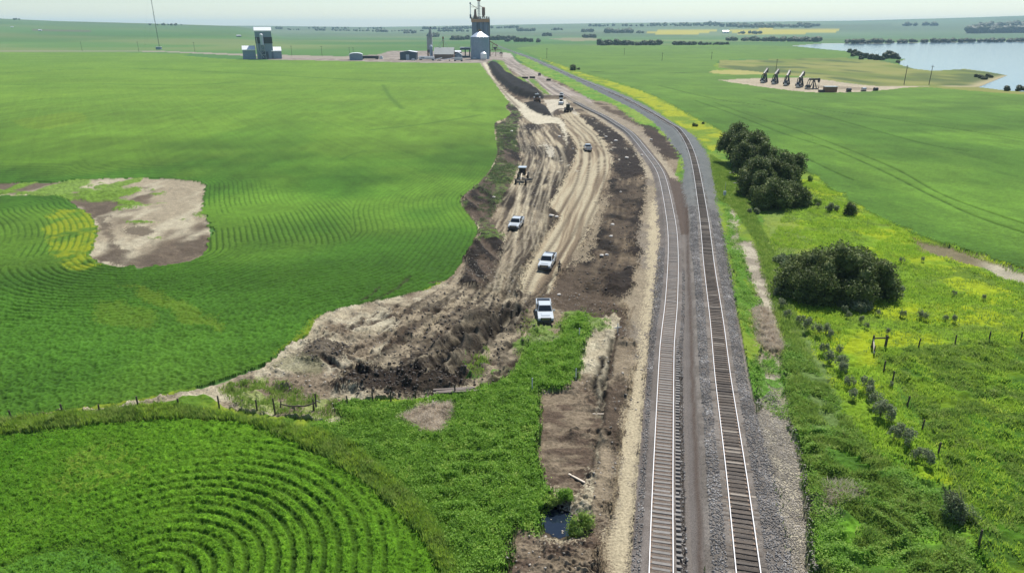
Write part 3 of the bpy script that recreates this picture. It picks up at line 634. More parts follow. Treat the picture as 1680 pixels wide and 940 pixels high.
# gravel/sand left of the near track
m2 = mask(PAD2, J1)
gc = np.tile(srgb(172,156,134), (N, 1))*f3(.8+.3*n2+.25*(n025-.5))
gc = lerp(gc, np.tile(srgb(146,134,122), (N, 1)), sm(.45, .6, n8)*.8)*f3(.9+.25*(wh-.5))
paint(m2, gc, rid=4); dz = np.where(m2, .04+.05*n025+.08*n2, dz)
m3 = mask(SAND, J1); paint(m3, np.tile(srgb(200,184,156), (N, 1))*f3(.93+.14*n2), .95); dz = np.where(m3, .02+.02*n025, dz)
cl = .5+.5*np.sin((Y+.3*n06)*2*np.pi/.32)
L = world_line([(994,940),(1003,860),(1015,780)], 0, 4); d, _ = dist_line(X, Y, L, 3); dz -= (.05*cl*np.exp(-(d/.35)**2)).astype(np.float32); paint(np.exp(-(d/.35)**2)*cl, srgb(130,114,96), .45)
rut([(986,950),(1000,860),(1012,780),(1022,700),(1036,640),(1046,580)], .12, .06, (150,134,112), .5, .1, .04)
rut([(1040,505),(1032,525),(1038,545)], .15, .06, (110,96,80), .6, .1)
rut([(1003,560),(1000,600),(990,640),(984,680),(976,730),(972,770)], .36, .3, (38,33,28), .95, .3, .16)
rut([(988,590),(978,630),(970,670),(962,700)], .34, .28, (38,33,28), .95, .3, .16)
rut([(1012,540),(1008,570),(1000,620)], .18, .12, (80,66,56), .8, .2, .1)
# mud by the pond
m = mask([(879,650),(905,645),(950,640),(975,650),(985,690),(978,740),(965,790),(960,820),(940,815),(900,800),(878,765),(880,700)], J1)
mc = lerp(np.tile(srgb(138,122,104), (N, 1)), np.tile(srgb(102,86,74), (N, 1)), sm(.4, .62, fbm(X/3, Y/1.2, 170, 3)))
paint(m, mc*f3(.8+.4*n025), rid=4); dz = np.where(m, -.15+.25*fbm(X/1.6, Y/.5, 171, 3)+.05*n025, dz)
rut([(932,758),(955,763),(968,772),(972,755)], .1, .1, (66,56,48), .8, .1, .05)
m = mask([(838,868),(860,868),(880,890),(940,900),(970,860),(985,860),(985,960),(815,960),(828,900)], J1)
paint(m, mc*f3(.8+.5*n025), rid=4); dz = np.where(m, -.1+.3*fbm(X/1.3, Y/.8, 172, 3)+.06*n025, dz)
dq = np.hypot(PX-912, (PY-855)*1.25)
m = (dq < 62) & (PX < 985) & (PX > 860); a_ = sm(62, 26, dq)
dz = np.where(m, dz*(1-a_)-.42*a_+.10*n2*a_, dz); paint(m*sm(48, 32, dq), np.tile(srgb(70,60,50), (N, 1))*f3(.6+.8*n025), .9)
mPo = inpoly(PX+(n06-.5)*10, PY+(n025-.5)*6, smooth_line(POND+[POND[0]], 4))
paint((dq < 42) & (wh > .55) & (dq > 20) & (n06 > .5), srgb(190,184,172), .7)
g2 = dz.reshape(NR, NC); gb = g2
for _k in range(2):
    gb = np.pad(gb, 1, mode='edge'); gb = (gb[:-2, 1:-1]+gb[2:, 1:-1]+gb[1:-1, :-2]+gb[1:-1, 2:]+2*gb[1:-1, 1:-1])/6
soft = (RID == 4)|(RID == 6)|(RID == 9)|(RID == 10)|(RID == 11)
dz = np.where(soft, gb.ravel(), dz).astype(np.float32)
earth = (RID == 4) & ~mPd & ~m3 & ~m2 & ~mask(WHOLE, J3)
rg = sm(.40, .72, fbm(X/3, Y/3, 220, 3))*np.where(mCh & ~mWd, .45, 1)
rdg = 1-np.abs(2*vnoise(X/.9+.5*n06, Y/.7, 240)-1); rd2 = 1-np.abs(2*vnoise(X/.42, Y/.36+n025, 241)-1)
dz += np.where(earth, clod*(.35+1.9*rg)+(.22*rdg**2*lody(.9)+.14*rd2**2*lody(.4))*(.06+1.2*rg), 0).astype(np.float32)
col = np.where(f3(earth), col*f3(.80+.42*(.5*rdg+.5*rd2)), col)  # clod hollows darkened in colour, standing in for small shadows
col = np.where(f3(earth), col*f3(.78+.44*wh*lodx(.15)+.22*(1-lodx(.15))), col)
# ballast
stone = .30+1.4*wh**1.3*lodx(.10)+.62*(1-lodx(.10))
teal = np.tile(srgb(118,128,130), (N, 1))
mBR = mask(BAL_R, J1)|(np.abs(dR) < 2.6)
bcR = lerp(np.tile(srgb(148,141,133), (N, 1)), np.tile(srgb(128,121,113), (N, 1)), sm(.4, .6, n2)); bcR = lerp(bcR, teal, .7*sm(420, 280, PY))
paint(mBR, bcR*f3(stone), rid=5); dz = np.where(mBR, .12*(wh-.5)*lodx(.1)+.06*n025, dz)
mBL = (mask(BAL_L, J1)|(np.abs(dL) < 1.9)*(fadeL > .3)) & ~mBR
bcL = lerp(np.tile(srgb(146,138,131), (N, 1)), np.tile(srgb(130,122,115), (N, 1)), sm(.4, .6, n2))
paint(mBL, bcL*f3(.72+.56*wh*lodx(.12)+.1*(1-lodx(.12))), rid=5); dz = np.where(mBL, .07*(wh-.5)*lodx(.1), dz)
m = mBL & (dL > 1.7); paint(m, np.tile(srgb(128,122,117), (N, 1))*f3(.6+.8*wh*lodx(.12)+.3*(1-lodx(.12))), .75)
stM = vnoise(dL/.5, tL/30, 180); paint(m, srgb(132,124,116), .5*sm(.5, .7, stM))
paint(mBL & (dL > 1.4) & (PY < 385), np.tile(srgb(92,78,68), (N, 1))*f3(.85+.3*wh), .8)
mBc = None
# brown line at the toe of the far ballast
d_t = dR+2.9+.25*(n2-.5); g = (.5+.6*wh)*np.exp(-((d_t-.1*(n8-.5))/.2)**2)*(PY > 340)*(dR > -5)
paint(np.clip(g, 0, 1), srgb(80,62,49), .7); dz += 0
# between-rail tone: dark for the main line
paint((np.abs(dR) < .72), np.tile(srgb(82,74,68), (N, 1))*f3(.6+.8*wh), .55)
paint((np.abs(dL) < .72)*(fadeL > .4), np.tile(srgb(128,112,98), (N, 1))*f3(.75+.5*wh), .6)
cr_ = np.where(np.abs(dR) < 1.32, np.where(np.abs(dR) < .72, -.035+.03*n025, .035+.05*n025-.02), 0)+np.where((np.abs(dL) < 1.28)*(fadeL > .5), np.where(np.abs(dL) < .72, -.008+.02*n025, .05+.03*n025), 0)
in_ = (np.abs(dR) < 1.32)|((np.abs(dL) < 1.28)*(fadeL > .5)); dz = np.where(in_ & (PY > 110), cr_, dz)
# slightly raised tie-shoulder on the near track: open toe at the right, pits between the tie ends
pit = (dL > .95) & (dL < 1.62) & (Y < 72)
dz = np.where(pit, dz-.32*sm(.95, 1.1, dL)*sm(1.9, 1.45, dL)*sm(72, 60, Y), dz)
paint(pit, np.tile(srgb(60,54,50), (N, 1)), .8*sm(72, 60, Y))  # shadow under the tie ends painted dark along the pits
# right-hand verge
m = mask(VERGE_Y, J1); paint(m, lerp(np.tile(srgb(164,174,36), (N, 1)), np.tile(srgb(120,148,44), (N, 1)), sm(.45, .65, n8))*f3(.85+.3*n06), rid=6); dz[m] = (.2+.2*n06)[m]
L = world_line([(862,92),(905,108),(950,128.5),(1015,153),(1065,178),(1115,211),(1138,224),(1155,243),(1171,277),(1181,330)], 0, 5); d, _ = dist_line(X, Y, L, 8); a = np.exp(-((d-1.2)/1.0)**2)*(np.abs(d) < 8)*(~mBR)
paint(a, srgb(84,100,54), .75)
mPy = mask(PAST_Y, J3)
yc3 = lerp(np.tile(srgb(160,180,28), (N, 1)), np.tile(srgb(124,160,36), (N, 1)), sm(.40, .60, fbm(X/11, Y/7, 189, 3))); yc3 = lerp(yc3, np.tile(srgb(112,140,40), (N, 1)), sm(.55, .72, fbm(X/4, Y/3, 190, 3)))
paint(mPy, yc3*f3(.82+.36*n06), rid=9); dz = np.where(mPy, .15+.22*n06+.2*n2*n025*2, dz)
m = mask([(1253,345),(1262,400),(1285,468),(1320,440),(1330,400),(1300,365),(1290,345)], J3); paint(m, srgb(124,142,78), .6)
mPg = mask(PAST_G, J3)
gc3 = lerp(np.tile(srgb(112,142,28), (N, 1)), np.tile(srgb(80,122,28), (N, 1)), sm(.38, .6, fbm(X/9, Y/3.5, 192, 3))); gc3 = lerp(gc3, np.tile(srgb(74,108,34), (N, 1)), sm(.58, .75, fbm(X/3.5, Y/1.5, 195, 3))*.8)
paint(mPg, gc3*f3(.82+.36*n06), rid=9); dz = np.where(mPg, .15+.3*n06*n2*2+.12*n025+.3*sm(.5, .8, fbm(X/2.2, Y/1.2, 196, 2)), dz)
GL = [(1330,690),(1400,720),(1480,760),(1560,850),(1620,960),(1340,960),(1325,850),(1310,760)]
m = mask(GL, J3); paint(m, lerp(np.tile(srgb(108,158,42), (N, 1)), np.tile(srgb(84,126,40), (N, 1)), sm(.42, .62, n2))*f3(.8+.4*n06), .85, rid=6); bq_ = np.abs(2*vnoise((X+.5*Y)/1.6, (Y*.8-X*.3)/.9, 233)-1); dz = np.where(m, .1+.75*(1-bq_)*(.4+n2)+.14*n025, dz)
paint(m & mask([(1340,790),(1400,810),(1420,835),(1350,845)], J3), srgb(176,164,140), .7)
m = mask([(1275,470),(1310,535),(1350,600),(1375,650),(1400,720),(1330,690),(1305,620),(1285,560),(1262,480),(1255,420)], J3); paint(m, np.tile(srgb(112,134,76), (N, 1))*f3(.8+.4*n06), .8)
m = mask([(1180,330),(1205,345),(1240,400),(1262,480),(1285,560),(1305,640),(1318,700),(1300,690),(1280,560),(1270,502),(1238,400),(1210,352)], J1); paint(m, np.tile(srgb(120,128,84), (N, 1))*f3(.75+.5*n06), .7)
mSt = mask(STRIP_R, J1) & ~mBR
stc_ = lerp(np.tile(srgb(204,192,172), (N, 1)), np.tile(srgb(166,154,138), (N, 1)), sm(.4, .6, n2))*f3(.65+.6*wh*lodx(.15)+.3*(1-lodx(.15)))
paint(mSt, stc_, rid=4); dz = np.where(mSt, .03+.06*n025, dz)
wv_ = sm(.42, .52, fbm(X/1.6, Y/3.4, 200, 3))*mask([(1186,330),(1200,350),(1215,400),(1228,451),(1246,502),(1256,560),(1262,640),(1240,660),(1232,640),(1212,528),(1204,451),(1196,400)], J1)
wv_ = np.maximum(wv_, sm(.45, .55, fbm(X/1.2, Y/2, 203, 3))*mask([(1240,580),(1285,590),(1305,690),(1290,690),(1255,650)], J1))*(~mBR)
paint(wv_, np.tile(srgb(96,142,44), (N, 1))*f3(.7+.6*n025), .95); dz += (.3*wv_*n06).astype(np.float32)
m = mask([(1232,512),(1256,510),(1270,545),(1285,580),(1262,585),(1240,560)], J1); paint(m, np.tile(srgb(164,148,118), (N, 1))*f3(.7+.6*n025), .85); dz = np.where(m, .15+.4*n025*n06*2, dz)
m = mask(BROWN_R, J3); paint(m, lerp(np.tile(srgb(136,122,98), (N, 1)), np.tile(srgb(190,178,160), (N, 1)), sm(1590, 1640, PX))*f3(.75+.5*n2), .95, rid=4); dz = np.where(m, .1*n2, dz)
m = mask([(1600,440),(1680,470),(1760,510),(1760,540),(1680,500),(1620,465)], J3); paint(m, np.tile(srgb(80,128,40), (N, 1))*f3(.8+.4*n06), .8, rid=9)
# weeds (tall)
mW = mask(WEEDS, J1) & ~mask(WHOLE, J3)
bil = np.abs(2*vnoise(X/1.5+.3*n06, Y/1.5, 230)-1); bil2 = np.abs(2*vnoise(X/.8, Y/.8+.4*n025, 231)-1); bw = .6*(1-bil)+.4*(1-bil2)
wc = lerp(np.tile(srgb(62,100,24), (N, 1)), np.tile(srgb(104,156,42), (N, 1)), sm(.35, .75, bw))  # mound tops painted lighter, the shaded gaps between them darker
paint(mW & ~mPo, wc*f3(.75+.5*n025), rid=6); dz = np.where(mW, .05+.6*bw*(.5+n2)+.14*n025, dz)
paint(mask(WHOLE, J3), srgb(196,180,156), .95, rid=4)
m = (vnoise(X/1.1, Y/1.1, 210) > .62) & mask([(760,600),(780,578),(800,580),(800,610),(780,625),(760,620)], J3); paint(m, srgb(100,146,50), .85); dz += np.where(m, .3*n06, 0)
m = sm(.45, .55, n2)*mask([(862,520),(880,540),(905,545),(925,520),(960,515),(1000,520),(990,545),(940,560),(900,590),(855,600),(840,570),(868,548)], J3); paint(m, np.tile(srgb(116,150,60), (N, 1))*f3(.7+.6*n06), .8); dz += (.25*m*n06).astype(np.float32)
m = sm(.5, .6, n2)*mask([(360,640),(420,625),(480,640),(560,660),(560,690),(480,690),(400,680)], J3); paint(m, srgb(140,160,70), .7)
# shade painted dark at the foot of the hedge-like weeds along the left fence
m = mask([(0,712),(60,706),(160,690),(240,680),(300,683),(250,692),(150,702),(60,716),(0,722)], J1); paint(m, srgb(62,72,36), .75*(n06 > .35)); 
m = mask([(-900,790),(0,712),(300,682),(400,690),(470,715),(560,752),(620,790),(680,843),(720,890),(750,950),(740,950),(700,890),(650,840),(590,790),(520,742),(440,705),(380,690),(300,677),(200,680),(60,695),(0,701),(-900,764)], J1) & ~mB & ~mF2 & ~mF1
paint(m, yg*f3(.75+.5*n025), .9, rid=6); dz = np.where(m, .3+.5*n06*n2*1.6+.12*n025, dz)
RID[mPo] = 8; dz[mPo] = -.28
Z = Z+dz.astype(np.float32)
Z[RID == 7] = -.3
paint(RID == 8, srgb(20,26,34))
col = np.where(f3(RID == 4), col*np.array([.965, 1.0, .965]), col)
col = np.where(f3(RID == 11), col*np.array([.95, 1.0, .96]), col)
col = np.clip(col, .004, .9).astype(np.float32)
# ------------------------------------------------------------------ split the land into its named surfaces
V3 = np.stack([X, Y, Z], 1).astype(np.float32)
ids = np.arange(N).reshape(NR, NC)
q = np.stack([ids[:-1, :-1], ids[:-1, 1:], ids[1:, 1:], ids[1:, :-1]], -1).reshape(-1, 4)
fr = RID[q[:, 0]]
GM = {'grass': ground_mat('grass_ground', 6, .8, 1.2, .5, .08), 'dirt': ground_mat('dirt_ground', 5, .62, 1.38, .9, .12), 'stone': ground_mat('ballast_stone', 14, .6, 1.4, .8, .05)}
wm, wt, wb = nmat('lake_water'); wb.inputs['Base Color'].default_value = (.10, .16, .19, 1); wb.inputs['Roughness'].default_value = .12
wn = wt.nodes.new('ShaderNodeTexNoise'); wn.inputs['Scale'].default_value = .25; wn.inputs['Detail'].default_value = 4; wtc = wt.nodes.new('ShaderNodeTexCoord')
wt.links.new(wtc.outputs['Object'], wn.inputs['Vector']); wbp = wt.nodes.new('ShaderNodeBump'); wbp.inputs['Strength'].default_value = .25; wbp.inputs['Distance'].default_value = .3
wt.links.new(wn.outputs[0], wbp.inputs['Height']); wt.links.new(wbp.outputs[0], wb.inputs['Normal'])
pm, pt, pb = nmat('pond_water'); pb.inputs['Base Color'].default_value = (.012, .02, .035, 1); pb.inputs['Roughness'].default_value = .06
pn = pt.nodes.new('ShaderNodeTexNoise'); pn.inputs['Scale'].default_value = 2.5; pbp = pt.nodes.new('ShaderNodeBump'); pbp.inputs['Strength'].default_value = .1; pbp.inputs['Distance'].default_value = .05
pt.links.new(pn.outputs[0], pbp.inputs['Height']); pt.links.new(pbp.outputs[0], pb.inputs['Normal'])
REG = {0: ('prairie_terrain', 'grass', 'distant green prairie and low hills reaching the horizon'), 1: ('crop_field', 'grass', 'large green crop field with curved seeding rows left of the worksite'),
 2: ('crop_field', 'grass', 'near green crop field with circular seeding rows at lower left'), 3: ('crop_field', 'grass', 'smooth green crop field with wheel lines right of the railway'),
 4: ('bare_ground', 'dirt', 'rutted bare tan and dark brown earth of the worksite'), 5: ('ballast_bed', 'stone', 'grey crushed stone ballast under the two railway tracks'),
 6: ('grass_verge', 'grass', 'uneven green grass verge along fences and tracks'), 7: ('lake', None, 'pale blue lake beyond the right field'),
 8: ('pond', None, 'small dark blue pond in the muddy ditch beside the track'), 9: ('pasture', 'grass', 'yellow green weedy pasture at lower right'),
 10: ('gravel_road', 'dirt', 'pale gravel road and yard around the grain elevator'), 11: ('bare_ground', 'dirt', 'bare grey patch with weeds inside the left crop field')}
for rid, (nm, mt, lab) in REG.items():
    qq = q[fr == rid]
    if len(qq) == 0: continue
    uq, inv = np.unique(qq, return_inverse=True)
    mat = GM[mt] if mt else (wm if rid == 7 else pm)
    vv = V3[uq].copy(); 
    if rid == 7: vv[:, 2] = -.3
    if rid == 8: vv[:, 2] = -.28
    o = mesh_np(nm, vv, inv.reshape(-1, 4), mat, smooth=(rid in (7, 8)), cols=col[uq])
    tag(o, lab, nm.replace('_', ' '), kind='structure')
Zg = Z.reshape(NR, NC)
def gz(x, y):
    """height of the land under a point"""
    yy = np.asarray(y, float); r = np.interp(-yy, -yr[::-1] if False else -yr[::-1], np.arange(NR)[::-1]) if False else np.interp(yy, yr, np.arange(NR))
    r = np.clip(np.round(r).astype(int), 0, NR-1)
    u = np.asarray(x)*F/zc[r]; c = np.clip(np.round(np.interp(u, us, np.arange(NC))).astype(int), 0, NC-1)
    return Zg[r, c]
def P(px, py, dz_=0.0):
    x, y, z = at(px, py); return (x, y, (z if py < 84 else float(gz(x, y)))+dz_)
def head(p_rear, p_front):
    a = at0(*p_rear); b = at0(*p_front); return math.atan2(b[1]-a[1], b[0]-a[0])-math.pi/2   # local +Y points forward
# ------------------------------------------------------------------ foliage builders
def cards(cen, size, up=.35, asp=.55, r=rng, fl=.7):
    n = len(cen); size = np.broadcast_to(size, n)
    a = r.normal(size=(n, 3)); a[:, 2] *= fl; a /= np.linalg.norm(a, axis=1)[:, None]
    b = r.normal(size=(n, 3)); b[:, 2] = b[:, 2]*fl+up; b -= (a*b).sum(1)[:, None]*a; b /= np.linalg.norm(b, axis=1)[:, None]
    a = a*(size*.5)[:, None]; b = b*(size*asp*.5)[:, None]
    V = np.stack([cen-a, cen-b*.9-a*.1, cen+a, cen+b*.9+a*.1], 1).reshape(-1, 3)
    return V, np.arange(n*4).reshape(-1, 4)
def blades(base, h, wdt, lean, r=rng):
    n = len(base); t = r.uniform(0, 2*np.pi, n); t2 = r.uniform(0, 2*np.pi, n)
    d = np.stack([np.cos(t), np.sin(t), 0*t], 1)*(wdt*.5)[:, None]
    l = np.stack([np.cos(t2)*lean, np.sin(t2)*lean, h], 1)
    m = base+l*np.array([.4, .4, .6])
    V = np.stack([base-d, base+d, m+d*.9, m-d*.9, m-d*.9, m+d*.9, base+l+d*.15, base+l-d*.15], 1).reshape(-1, 3)
    return V, np.arange(n*8).reshape(-1, 4)
def leaves_in_lobes(lobes, n, size, r, inner=.55):
    L = np.array(lobes, float); wts = (L[:, 3]*L[:, 4]*L[:, 3])**.67; k = r.choice(len(L), n, p=wts/wts.sum())
    d = r.normal(size=(n, 3)); d /= np.linalg.norm(d, axis=1)[:, None]
    rad = r.uniform(inner, 1.04, n)**.6
    # tufted surface: push out where a coarse pattern is high
    bump = .20*np.sin(d[:, 0]*9+k)*np.sin(d[:, 1]*8+2*k)*np.sin(d[:, 2]*7+k*3)
    c = L[k, :3]+d*(rad+bump)[:, None]*np.stack([L[k, 3], L[k, 3], L[k, 4]], 1)
    c = c[c[:, 2] > .05]
    return cards(c, r.uniform(.6, 1.4, len(c))*size, r=r)
def blob(lobes, r, k=.78):
    """low dark inner mass of twigs and shaded leaves"""
    V = []; Fs = []; 
    for (x, y, z, a, b) in lobes:
        n, m = 10, 6; b0 = len(V)
        for j in range(m+1):
            ph = math.pi*j/m
            for i in range(n):
                t = 2*math.pi*i/n; s = k*(1+.18*r.normal())
                V.append((x+a*s*math.sin(ph)*math.cos(t), y+a*s*math.sin(ph)*math.sin(t), max(.02, z+b*s*math.cos(ph))))
        for j in range(m):
            for i in range(n): Fs.append((b0+j*n+i, b0+j*n+(i+1) % n, b0+(j+1)*n+(i+1) % n, b0+(j+1)*n+i))
    return np.array(V), np.array(Fs)
LM = {'dark': leaf_mat('dark_leaves', (.045, .066, .020), (.16, .21, .06), (.33, .36, .14), .7),
      'grey': leaf_mat('silver_leaves', (.13, .165, .085), (.29, .33, .19), (.42, .45, .31), 1.2, .3),
      'greygreen': leaf_mat('grey_green_leaves', (.11, .15, .07), (.24, .30, .14), (.33, .36, .21), .8, .3),
      'lush': leaf_mat('lush_leaves', (.13, .27, .03), (.29, .49, .07), (.44, .56, .13), .9, .5),
      'yellow': leaf_mat('yellow_green_leaves', (.27, .45, .05), (.43, .59, .07), (.58, .66, .13), .6, .5),
      'mid': leaf_mat('mid_green_leaves', (.17, .29, .05), (.32, .44, .09), (.48, .55, .19), .8, .5),
      'straw': leaf_mat('dry_straw', (.50, .43, .33), (.72, .63, .50), (.80, .72, .60), .9, .3),
      'crop': leaf_mat('crop_leaves', (.15, .33, .03), (.28, .50, .06), (.40, .55, .10), .5, .5),
      'far': leaf_mat('far_tree_leaves', (.030, .045, .018), (.06, .08, .03), None, .1, .15)}
def shrub(name, px, py, lobes, nleaf, size, mat, label, cat, group=None, seed=1, stems=6, extra_mat=None, rz=0):
    r = np.random.default_rng(seed); rr_ = random.Random(seed)
    t = empty(name, P(px, py, -.05), rz, label, cat, group)
    V, Fq = leaves_in_lobes(lobes, nleaf, size, r)
    bV, bF = blob(lobes, r, .5)
    V = np.concatenate([V, bV]); Fq = np.concatenate([Fq, bF+len(V)-len(bV)])
    mesh_np('crown', V, Fq, LM[mat], t)
    s = MB()
    for (x, y, z, a, b) in lobes[:max(3, stems)]:
        for k in range(2):
            s.cyl((x*.55+rr_.uniform(-.2, .2)*a, y*.55+rr_.uniform(-.2, .2)*a, -.1), (x+rr_.uniform(-.5, .5)*a, y+rr_.uniform(-.5, .5)*a, z+.5*b), .05+.022*z, .015, 6)
    s.build('stem' if z < 2.5 else 'trunk', M['post_wood'], t)
    return t
def lob(seed, rx, ry, h, n, rmin, rmax):
    r = random.Random(seed); o = []
    for k in range(n):
        a = r.uniform(0, 2*math.pi); q = math.sqrt(r.random()); x = rx*q*math.cos(a); y = ry*q*math.sin(a)
        top = h*(1-.45*q*q)*r.uniform(.8, 1.0); rad = r.uniform(rmin, rmax)
        o.append((x, y, max(top-rad, rad*.55), rad, rad*.95))
        if top > 2.4*rad: o.append((x*1.05, y*1.05, max(top-2.2*rad, rad*.5), rad*1.05, rad))
    return o
# the big round shrub in the pasture
shrub('shrub', 1368, 488, lob(5, 6.8, 4.2, 7.7, 44, 1.0, 1.9), 46000, .30, 'dark', 'largest dark round shrub standing alone in the yellow-green pasture', 'shrub', seed=5, stems=10)
t = shrub('shrub', 1400, 512, lob(6, 1.9, 1.0, 2.0, 7, .4, .8), 2600, .26, 'grey', 'low silver shrub at the front foot of the big dark shrub', 'shrub', seed=6)
shrub('shrub', 1455, 488, lob(7, 2.6, 1.5, 1.9, 10, .5, .9), 4200, .26, 'greygreen', 'low spreading grey-green shrub at the right foot of the big dark shrub', 'shrub', seed=7)
shrub('shrub', 1290, 440, lob(8, 1.6, 2.6, 1.9, 8, .5, .9), 3200, .26, 'greygreen', 'grey-green shrub at the left edge of the big dark shrub', 'shrub', seed=8)
# the group of dark trees by the curve
TR = [(1205,268,4.0,3.8,11.6,'dark tree with the tallest crown at the far end of the clump by the curve'),
      (1236,290,3.8,3.4,11.2,'dark tree in the middle of the back row of the clump beside the crop'),
      (1236,320,3.2,3.0,8.8,'dark tree with dense front crown over the fallen logs'),
      (1270,314,3.6,3.2,9.8,'dark tree with wide crown in the centre of the clump'),
      (1298,298,2.8,2.8,8.2,'dark tree on the crop side of the clump with a ragged right edge'),
      (1266,344,3.0,2.6,6.8,'dark tree nearest the camera in the clump beside the track curve'),
      (1300,340,2.6,2.2,4.8,'shorter dark tree at the right front of the clump')]
for k, (px, py, rx, ry, h, lab) in enumerate(TR):
    shrub('tree', px, py, lob(20+k, rx, ry, h, 18, 1.1, 1.7), 13000, .36, 'dark', lab, 'tree', 'dark trees in the clump beside the track curve', seed=20+k, stems=7)
for k, (px, py, rx, ry, h) in enumerate([(1220,292,3.2,3,10.2),(1252,300,3.2,3,10.2),(1286,316,2.6,2.6,7.8),(1248,332,2.8,2.4,7.2),(1216,276,3,3,10.8),(1284,334,2.4,2.2,5.6)]):
    shrub('tree', px, py, lob(140+k, rx, ry, h, 14, 1.0, 1.6), 8000, .36, 'dark', ['dark tree wedged in the clump between the tallest tree and the log pile', 'dark tree hidden midway along the crop side of the clump', 'dark tree at the lower crop side of the clump', 'dark tree in the clump just above the nearest tree', 'dark tree at the far left front of the clump by the logs', 'small dark tree in the clump between the nearest tree and the right front one'][k], 'tree', 'dark trees in the clump beside the track curve', seed=140+k, stems=5)
SM = [(1393,356,.8,.8,3.2,'dark','narrow dark young tree standing by the crop edge right of the tree clump','tree'),
      (1364,350,.9,.8,2.0,'greygreen','low grey-green shrub just left of the narrow young tree','shrub'),
      (1326,300,.9,.7,1.5,'mid','small green bush at the crop edge behind the tree clump','bush'),
      (1335,338,1.3,1,1.6,'mid','green bush at the right foot of the tree clump','bush'),
      (1236,352,1.0,.8,1.5,'grey','pale silver shrub at the near left foot of the tree clump','shrub'),
      (1140,209,1.0,.9,1.7,'dark','small round dark bush on the yellow-green verge beside the far crop','bush'),
      (1153,205,.5,.5,.8,'dark','tiny dark bush right of the round bush on the verge','bush'),
      (951,870,.95,.95,2.1,'mid','leafy green bush on the bank right of the pond','bush'),
      (925,822,.6,.5,1.3,'lush','bright green bush on the far bank above the pond','bush'),
      (905,828,.6,.4,.9,'mid','low dull green bush at the far left bank of the pond','bush')]
for k, (px, py, rx, ry, h, mt, lab, cat) in enumerate(SM):
    shrub(cat, px, py, lob(50+k, rx, ry, h, 6, .35*min(1, h/2.5), .7*min(1.3, h/2)), 1500, .2 if py < 700 else .12, mt, lab, cat, seed=50+k)
# round tree far along the main line
shrub('tree', 939, 116.5, lob(70, 2.4, 2.0, 6.0, 9, 1.5, 2.2), 2500, .5, 'dark', 'lone round dark tree beside the main line in the distance', 'tree', seed=70)
shrub('bush', 949, 116, lob(71, 1.1, 1.0, 2.6, 3, .8, 1.0), 700, .4, 'dark', 'small dark bush at the right foot of the lone round tree', 'bush', seed=71)
# grey twiggy bush lower right
t = empty('shrub', P(1568, 862), 0, 'grey twiggy wind-leaned shrub with bare stems near the fence at lower right', 'shrub')
r = np.random.default_rng(90); L = lob(90, .9, .7, 2.4, 9, .3, .6)
L = [(x-.55*z+.4, y+.25*z, z, a, b) for x, y, z, a, b in L]
V, Fq = leaves_in_lobes(L, 3600, .14, r); mesh_np('crown', V, Fq, LM['greygreen'], t)
s = MB(); q_ = random.Random(4)
for k in range(110):
    a = q_.uniform(0, 6.28); rr0 = q_.uniform(0, .5); h_ = q_.uniform(1.3, 2.6)
    s.cyl((math.cos(a)*rr0*.6+.3, math.sin(a)*rr0*.5, 0), (math.cos(a)*rr0*1.6-.5*h_+.45, math.sin(a)*rr0*1.4+.2*h_, h_), .022, .006, 4, False)
s.build('stem', simple('grey_twigs', (.16, .13, .12), .9), t)
# silver shrubs strung along the pasture fence
SS = [(1312,538,.8),(1322,548,1.0),(1336,556,.9),(1354,553,.8),(1361,562,.7),(1350,588,.8),(1358,600,1.0),(1373,588,.7),(1378,612,1.0),(1381,622,.9),(1392,640,.8),(1396,662,.7),(1417,650,1.0),(1424,660,.8),(1436,676,1.0),(1442,690,1.1),(1455,700,1.0),(1464,728,.8),(1487,738,1.0),(1476,718,.7),(1500,762,.7),(1519,772,.8),(1512,757,.6),(1391,527,.6),(1384,519,.6),(1411,536,.6),(1419,545,.5),(1439,523,.5),(1455,555,.5),(1480,525,.6),(1508,527,.7),(1515,531,.6),(1549,533,.5),(1564,535,.6),(1478,437,.6),(1512,433,.5),(1563,491,.5),(1612,498,.5),(1325,500,.6),(1338,505,.5),(1460,640,.4),(1340,345,.6),(1272,490,.8),(1282,510,.8),(1290,525,.7),(1270,470,.7)]
proto = []
for k in range(4):
    V, Fq = leaves_in_lobes(lob(110+k, .6, .5, 1.9, 8, .16, .34), 620, .16, np.random.default_rng(110+k))
    cr = mesh_np('crown', V, Fq, LM['grey'], link=False)
    s = MB()
    for j in range(5): s.cyl((.1*j-.2, .05*j-.1, -.1), (.16*j-.35, .12*j-.25, 1.0), .02, .008, 5, False)
    so_ = s.build('stem', M['post_wood']); sm_ = so_.data; bpy.data.objects.remove(so_); proto.append((cr, sm_))
WH = ['in the string along the pasture slope', 'below the big dark shrub']
for k, (px, py, sc_) in enumerate(SS):
    lab = 'small silver-leaved shrub among its row along the slope left of the corner fence posts' if k < 23 else ('small scattered silver shrub in the yellow-green pasture around the big shrub')
    t = empty('silver_shrub', P(px, py), k*1.3, lab, 'shrub', 'silver shrubs in a row down the pasture slope' if k < 23 else 'silver shrubs scattered over the yellow-green pasture')
    t.scale = (sc_*1.05, sc_*1.05, sc_*1.1)
    for nm, me in (('crown', proto[k % 4][0]), ('stem', proto[k % 4][1])):
        o = bpy.data.objects.new(nm, me); C.objects.link(o); o.parent = t
